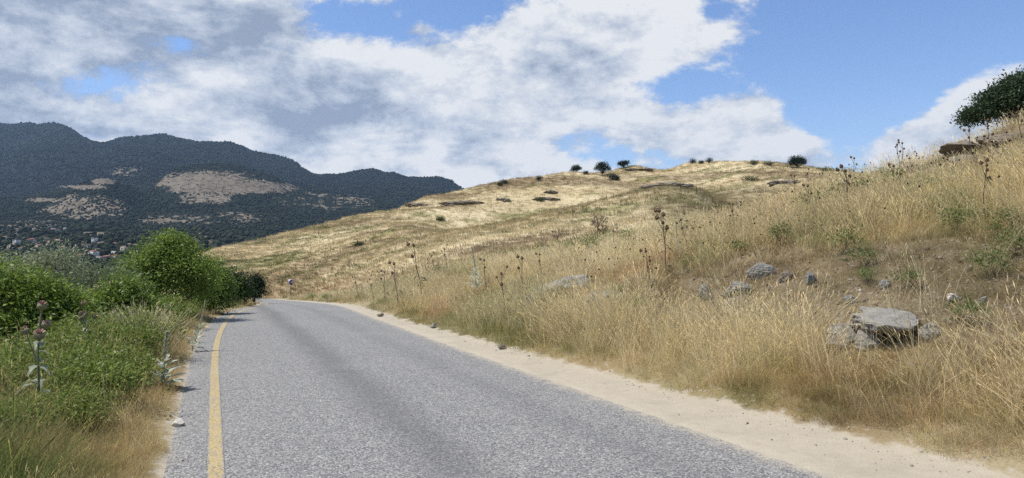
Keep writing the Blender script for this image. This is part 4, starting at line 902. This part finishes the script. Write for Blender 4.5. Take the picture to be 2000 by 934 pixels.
    scatter('soil_clods', np.stack([cx, cy, ground(cx, cy) + .004], 1), rng.uniform(0, 6, (n, 3)), np.repeat((rng.gamma(1.6, .55, n) + .3)[:, None], 3, 1), rng.integers(0, 3, n), mixc((.075, .055, .036), (.30, .245, .165), rng.uniform(0, 1, n) ** 1.5), pc, 'crumbs of dry soil and schist on the bare bank')
    # dark ledges of the far hill
    for i, (px, py, w_, h_, lab) in enumerate([(905, 396, 70, 9, 'long dark rock ledge left of the middle of the far hill'), (983, 391, 30, 9, 'short dark rock ledge on the far hill right of the long ledge'), (812, 400, 50, 7, 'dark ledge under the left shoulder of the far hill skyline'), (1312, 358, 85, 13, 'broad dark rock band below the twin knolls of the far hill'), (1075, 375, 30, 6, 'thin rock ledge under the small round hill tree'), (1068, 388, 60, 7, 'low rocky ledge in the middle of the far hill'), (1245, 330, 45, 6, 'stony cap of the small knoll on the hill skyline'), (1540, 355, 60, 9, 'dark rock band below the dark round hilltop bush')]):
        p = HILL.hit(px, py + h_ * .4, 60, 240); k = p[1] / F; me = rock_mesh(120 + i, (w_ * k * 1.05, 3.4, h_ * k * 1.5), 4, 4, .05, .62)
        o = link('hill_ledge', me, M_ROCKD); o.location = p + np.array([0, .8, 0]); tag(o, lab, 'rock')
build_rocks()

# ------------------------------------------------------------------ trees on hill and crest
def tree(name, base, blobs, label, c1, c2, nt, per, size, twig_r, r0, seed, group=None, cat='tree', fork=.45):
    r = np.random.default_rng(seed); t = empty(name, base, label, cat, group)
    V, Q, cl, tw = leaf_cloud(r, blobs, nt, per, size, c1, c2, twig_r, .5, .6, .5)
    link('crown', raw_mesh('crown', V, None, Q, False, {'tint': np.clip(cl, 0, 1)}), M_LEAF, t)
    link('trunk', woody(r, (0, 0, -.3), tw[r.choice(len(tw), min(18, len(tw)), replace=False)], r0, fork=fork).mesh('trunk', True), M_BARK, t); return t
def build_trees():
    D1, D2 = (.012, .022, .012), (.035, .055, .025)
    def hill_tree(px, base_py, items, lab, seed, nt=110, size=.3, cat='tree', name='hill_tree', group=None, cc=(D1, D2)):
        p = HILL.hit(px, base_py, 60, 245); b = blobs_px(p, p[1], items); return tree(name, p, b, lab, *cc, nt, 16, size, .32, .16, seed, group, cat)
    hill_tree(1125, 336, [(1125, 330, 8.5, 6), (1121, 332, 6, 4.5), (1129, 331, 5.5, 4.5)], 'smallest of the three round trees on the hill skyline', 600)
    hill_tree(1177, 344, [(1177, 326, 12, 8), (1170, 331, 9, 6), (1185, 331, 8, 6), (1177, 321, 7, 4)], 'largest hilltop tree with a domed crown and visible trunk', 601, 200)
    hill_tree(1218, 329, [(1218, 321, 8, 6), (1213, 322, 5, 5), (1223, 319, 4.5, 4.5)], 'flat topped tree on the skyline right of the domed tree', 602, 130)
    hill_tree(1197, 352, [(1197, 347, 10, 6), (1203, 349, 7, 4)], 'grey green bush on the slope below the hilltop trees', 603, 90, cat='bush', name='hill_bush', cc=((.04, .055, .035), (.09, .11, .07)))
    hill_tree(1556, 328, [(1556, 316, 14, 10), (1548, 319, 9, 7), (1565, 318, 8, 7)], 'large round black green bush on the hilltop above the gully', 604, 240, cat='bush', name='hill_bush')
    for i, (px, py, w, h) in enumerate([(1353, 318, 5, 4), (1384, 318, 6, 5), (1369, 319, 4, 2), (985, 358, 6, 3), (1143, 340, 3.5, 3), (1052, 352, 5, 4), (975, 362, 5, 3)]):
        hill_tree(px, py + 1, [(px, py - h * .6, w, h), (px + w * .5, py - h * .4, w * .6, h * .7)], 'little dark bush dotted along the skyline of the hill', 610 + i, 36, .24, 'bush', 'hill_bush', 'little bushes on the hill skyline')
    for i, (px, py, w, h) in enumerate([(1500, 322, 10, 3), (1470, 320, 9, 3), (1612, 334, 14, 4), (1650, 336, 12, 4), (1465, 352, 14, 4), (1052, 392, 8, 3), (700, 480, 7, 3), (860, 430, 6, 2)]):
        hill_tree(px, py + 1, [(px, py - h * .5, w, h), (px + w * .6, py - h * .4, w * .6, h * .7)], 'low olive green scrub clump on the far hill', 630 + i, 40, .26, 'bush', 'hill_scrub', 'scrub clumps on the far hill', ((.05, .065, .025), (.12, .13, .05)))
    # the big evergreen behind the crest on the right
    Y = 36; p = on_ground(1985, Y); it = [(1965, 205, 55, 36), (2010, 185, 60, 40), (1915, 228, 34, 20), (2060, 190, 60, 50), (1990, 165, 28, 20), (1890, 237, 18, 12), (2030, 230, 70, 40)]
    p[2] = min(p[2], CAMZ + (495 - 245) / F * Y)
    tree('evergreen_tree', p, blobs_px(p, Y, it), 'big dark evergreen tree rising behind the crest above the layered outcrop', (.022, .040, .018), (.060, .090, .038), 1500, 30, .15, .2, .16, 650)
    # farther small bushes on the near crest
    for i, (px, py) in enumerate([(1690, 345), (1720, 342), (1665, 350)]):
        b = hit(px, py + 6); k = b[1] / F
        shrub('crest_bush', b, [(0, 0, 8 * k, 14 * k, 10 * k, 9 * k)], 'low green bush in the grass on the crest of the bank', 'bush', (.07, .095, .035), (.15, .18, .07), 40, 16, .07, .1, .4, .012, 3, 'low bushes on the crest', 660 + i)
build_trees()

# ------------------------------------------------------------------ sign at the bend
def build_sign():
    p = pt(568, 588, 94); p[2] = CAMZ - (588 - HY) / F * 94; x, y = p[0], p[1]
    u, s = to_us(x, y); gz = max(float(ground(x, y)), float(HILL.z(568, 94)))
    t = empty('chevron_sign', (x, y, gz), 'small chevron bend sign with a dark arrow on a thin post', 'sign'); t.rotation_euler.z = radians(-12)
    white, black, steel = mat_flat('sign white', (.42, .37, .42), .6), mat_flat('sign black', (.012, .010, .016), .6), mat_flat('sign post', (.07, .06, .08), .7)
    mb = MB(); mb.tube(np.array([(0, .03, -.4), (0, .03, .6), (0, .03, 1.8)]), [.05, .05, .05], 8); link('post', mb.mesh('post', True), steel, t)
    mb = MB(); mb.box((0, 0, 1.58), (.74, .02, .74)); link('panel', mb.mesh('panel'), white, t)
    mb = MB(); a = .33; w = .24
    for sgn in (1, -1):
        q = [(-.32, 0), (-.32 + w * 1.25, 0), (.32, a * sgn), (.32 - w * 1.25, a * sgn)]
        V = [(X, -.0125, 1.58 + Z) for X, Z in q] + [(X, -.0205, 1.58 + Z) for X, Z in q]; mb.add(V, None, [[0, 1, 2, 3], [7, 6, 5, 4], [0, 4, 5, 1], [1, 5, 6, 2], [2, 6, 7, 3], [3, 7, 4, 0]])
    link('arrow', mb.mesh('arrow'), black, t)
build_sign()

# ------------------------------------------------------------------ village and far woods
def build_village():
    white, cream, grey = mat_flat('lime plaster', (.44, .43, .41), .9, .6), mat_flat('cream plaster', (.36, .32, .26), .9, .6), mat_flat('grey render', (.34, .34, .34), .9, .6)
    red, tan, slab = mat_flat('red roof tiles', (.22, .10, .075), .9, 1.2), mat_flat('faded roof tiles', (.29, .19, .13), .9, 1.2), mat_flat('pale roof slab', (.48, .48, .48), .8, .8)
    dark = mat_flat('window glass', (.03, .035, .04), .3, 1)
    H = [(62, 474, 15, 0, red, cream), (109, 478, 26, 0, tan, cream), (78, 486, 14, 0, red, white), (157, 483, 15, 1, tan, cream), (183, 484, 18, 1, tan, cream), (197, 482, 17, 0, tan, white), (221, 484, 22, 0, red, cream), (252, 484, 12, 0, tan, cream), (160, 508, 23, 0, red, white), (183, 505, 16, 2, red, white), (209, 510, 18, 0, red, cream), (224, 508, 14, 0, red, cream), (242, 495, 9, 2, tan, cream), (226, 497, 13, 1, slab, white), (184, 515, 18, 1, slab, grey), (198, 508, 17, 1, slab, grey), (104, 453, 14, 0, tan, grey), (129, 449, 6, 0, slab, white), (100, 446, 9, 1, slab, white), (33, 480, 11, 2, slab, grey), (30, 462, 6, 0, tan, white), (24, 486, 14, 0, tan, cream), (91, 475, 12, 1, slab, white), (134, 470, 11, 1, slab, white), (185, 475, 9, 2, slab, white), (148, 469, 5, 0, slab, white), (10, 468, 9, 0, tan, cream), (45, 491, 12, 0, red, white), (123, 490, 13, 0, tan, white)]
    def side(px): return 'toward the olive shrub' if px < 140 else 'toward the tallest green shrub'
    for i, (px, py, w_, kind, rm, wm) in enumerate(H):
        p = MTN.hit(px, py, 500, 1400); k = p[1] / F; W = max(w_ * k, 6); Dp = W * .75; hgt = {0: 3.4, 1: 3.0, 2: 6.2}[kind]; rz = random.uniform(-.3, .3)
        rn = 'red hipped' if rm is red else ('faded tile' if rm is tan else 'flat pale'); wn = {white.name: 'white', cream.name: 'cream', grey.name: 'grey'}[wm.name]; st = 'two storey' if kind == 2 else 'low'
        t = empty('house', p, '%s %s walled village house with a %s roof, %s' % (st, wn, rn, side(px)), 'house', 'houses of the valley village', rz)
        mb = MB(); mb.box((0, 0, hgt / 2 - 1), (W, Dp, hgt + 2)); link('wall', mb.mesh('wall'), wm, t)
        mb = MB()
        if kind == 1 or rm is slab: mb.box((0, 0, hgt + .15), (W * 1.08, Dp * 1.1, .3))
        else:
            a, b_, e, h2 = W * .57, Dp * .58, hgt, Dp * .26; q = max(a - b_, W * .06)
            mb.add([(-a, -b_, e), (a, -b_, e), (a, b_, e), (-a, b_, e), (-q, 0, e + h2), (q, 0, e + h2)], [[1, 2, 5], [3, 0, 4]], [[0, 1, 5, 4], [2, 3, 4, 5], [3, 2, 1, 0]])
        rf = link('roof', mb.mesh('roof'), rm, t)
        if kind != 1 and rm is not slab: mb = MB(); mb.box((W * .22, Dp * .12, hgt + Dp * .24), (.6, .6, 1.3)); link('chimney', mb.mesh('chimney'), wm, rf)
        for fl in range(2 if kind == 2 else 1):
            for j in range(max(2, int(W / 4))):
                mb = MB(); nx = max(2, int(W / 4)); mb.box((W * ((j + .5) / nx - .5), -Dp / 2 - .01, 1.5 + 3 * fl), (1.1, .1, 1.3)); link('window', mb.mesh('window'), dark, t)
build_village()

def build_woods():
    V, T = ICO[2]; protos = []
    for i in range(4):
        r = np.random.default_rng(700 + i); f = 1 + (fbm(V[:, 0] * 2.2 + i * 5, V[:, 1] * 2.2 + V[:, 2] * 2, 3, i) - .5) * .9; W = V * f[:, None] * np.array((.5, .5, .42 if i < 3 else .75)); W[:, 2] += .34
        protos.append(raw_mesh('far_crown', W, T, None, False, {'shade': np.clip(np.repeat(r.uniform(.75, 1.2, len(V))[:, None], 3, 1), 0, 1.3)}))
    m, Tn, out = new_mat('far crowns'); c = Tn.mix(1.0, Tn.attr('tint', 'INSTANCER'), Tn.attr('shade'), 'MULTIPLY'); principled(Tn, out, c, 1.0, spec=0.0)
    pc = proto_collection('far_crown', protos, m)
    def sample(N, q0, q1, p0, p1, seed):
        r = np.random.default_rng(seed); P = r.uniform(p0, p1, N); ci = np.interp(P, MTN.cols, np.arange(len(MTN.cols))); i0 = ci.astype(int); f = ci - i0
        k = np.interp(r.uniform(q0, q1, N), MTN.q, np.arange(len(MTN.q))); k0 = np.minimum(k.astype(int), len(MTN.q) - 2); kf = k - k0
        g = lambda A: (A[i0, k0] * (1 - kf) + A[i0, k0 + 1] * kf) * (1 - f) + (A[i0 + 1, k0] * (1 - kf) + A[i0 + 1, k0 + 1] * kf) * f
        pts = np.stack([g(MTN.X), g(MTN.Y), g(MTN.Z)], 1); R = HY - (pts[:, 2] - CAMZ) / pts[:, 1] * F
        return r, P, R, pts
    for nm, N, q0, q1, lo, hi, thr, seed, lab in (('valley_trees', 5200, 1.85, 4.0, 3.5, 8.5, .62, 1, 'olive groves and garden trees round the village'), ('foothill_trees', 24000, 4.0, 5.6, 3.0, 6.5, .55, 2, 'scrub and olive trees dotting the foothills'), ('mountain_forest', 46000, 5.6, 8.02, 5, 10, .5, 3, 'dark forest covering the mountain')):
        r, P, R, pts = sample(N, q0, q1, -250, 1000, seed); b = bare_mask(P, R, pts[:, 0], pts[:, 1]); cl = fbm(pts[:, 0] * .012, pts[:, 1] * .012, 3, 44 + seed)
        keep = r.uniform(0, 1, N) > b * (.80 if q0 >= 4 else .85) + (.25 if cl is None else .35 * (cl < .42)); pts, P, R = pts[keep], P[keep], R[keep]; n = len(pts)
        c = mixc((.014, .020, .014), (.038, .046, .030), r.uniform(0, 1, n)) * (.9 if q0 > 5 else 1.2)  # dark crown tint also carries the mountain's painted cloud shadow
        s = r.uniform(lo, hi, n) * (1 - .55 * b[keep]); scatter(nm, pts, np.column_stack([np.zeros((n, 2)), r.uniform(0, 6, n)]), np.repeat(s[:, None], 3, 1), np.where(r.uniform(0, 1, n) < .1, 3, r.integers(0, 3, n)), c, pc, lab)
    # air
    me = bpy.data.meshes.new('haze'); mb = MB(); mb.box((0, 2600, 440), (12400, 7000, 980)); o = link('haze', mb.mesh('haze')); o['kind'] = 'stuff'
    hm = bpy.data.materials.new('haze'); hm.use_nodes = True; hm.node_tree.nodes.clear(); T_ = NT(hm.node_tree)
    v = T_.node('ShaderNodeVolumePrincipled', {'Color': (.50, .70, 1.0, 1), 'Density': 0.000046, 'Anisotropy': 0.2}); T_.l.new(v.outputs[0], T_.node('ShaderNodeOutputMaterial').inputs['Volume']); o.data.materials.append(hm)
build_woods()
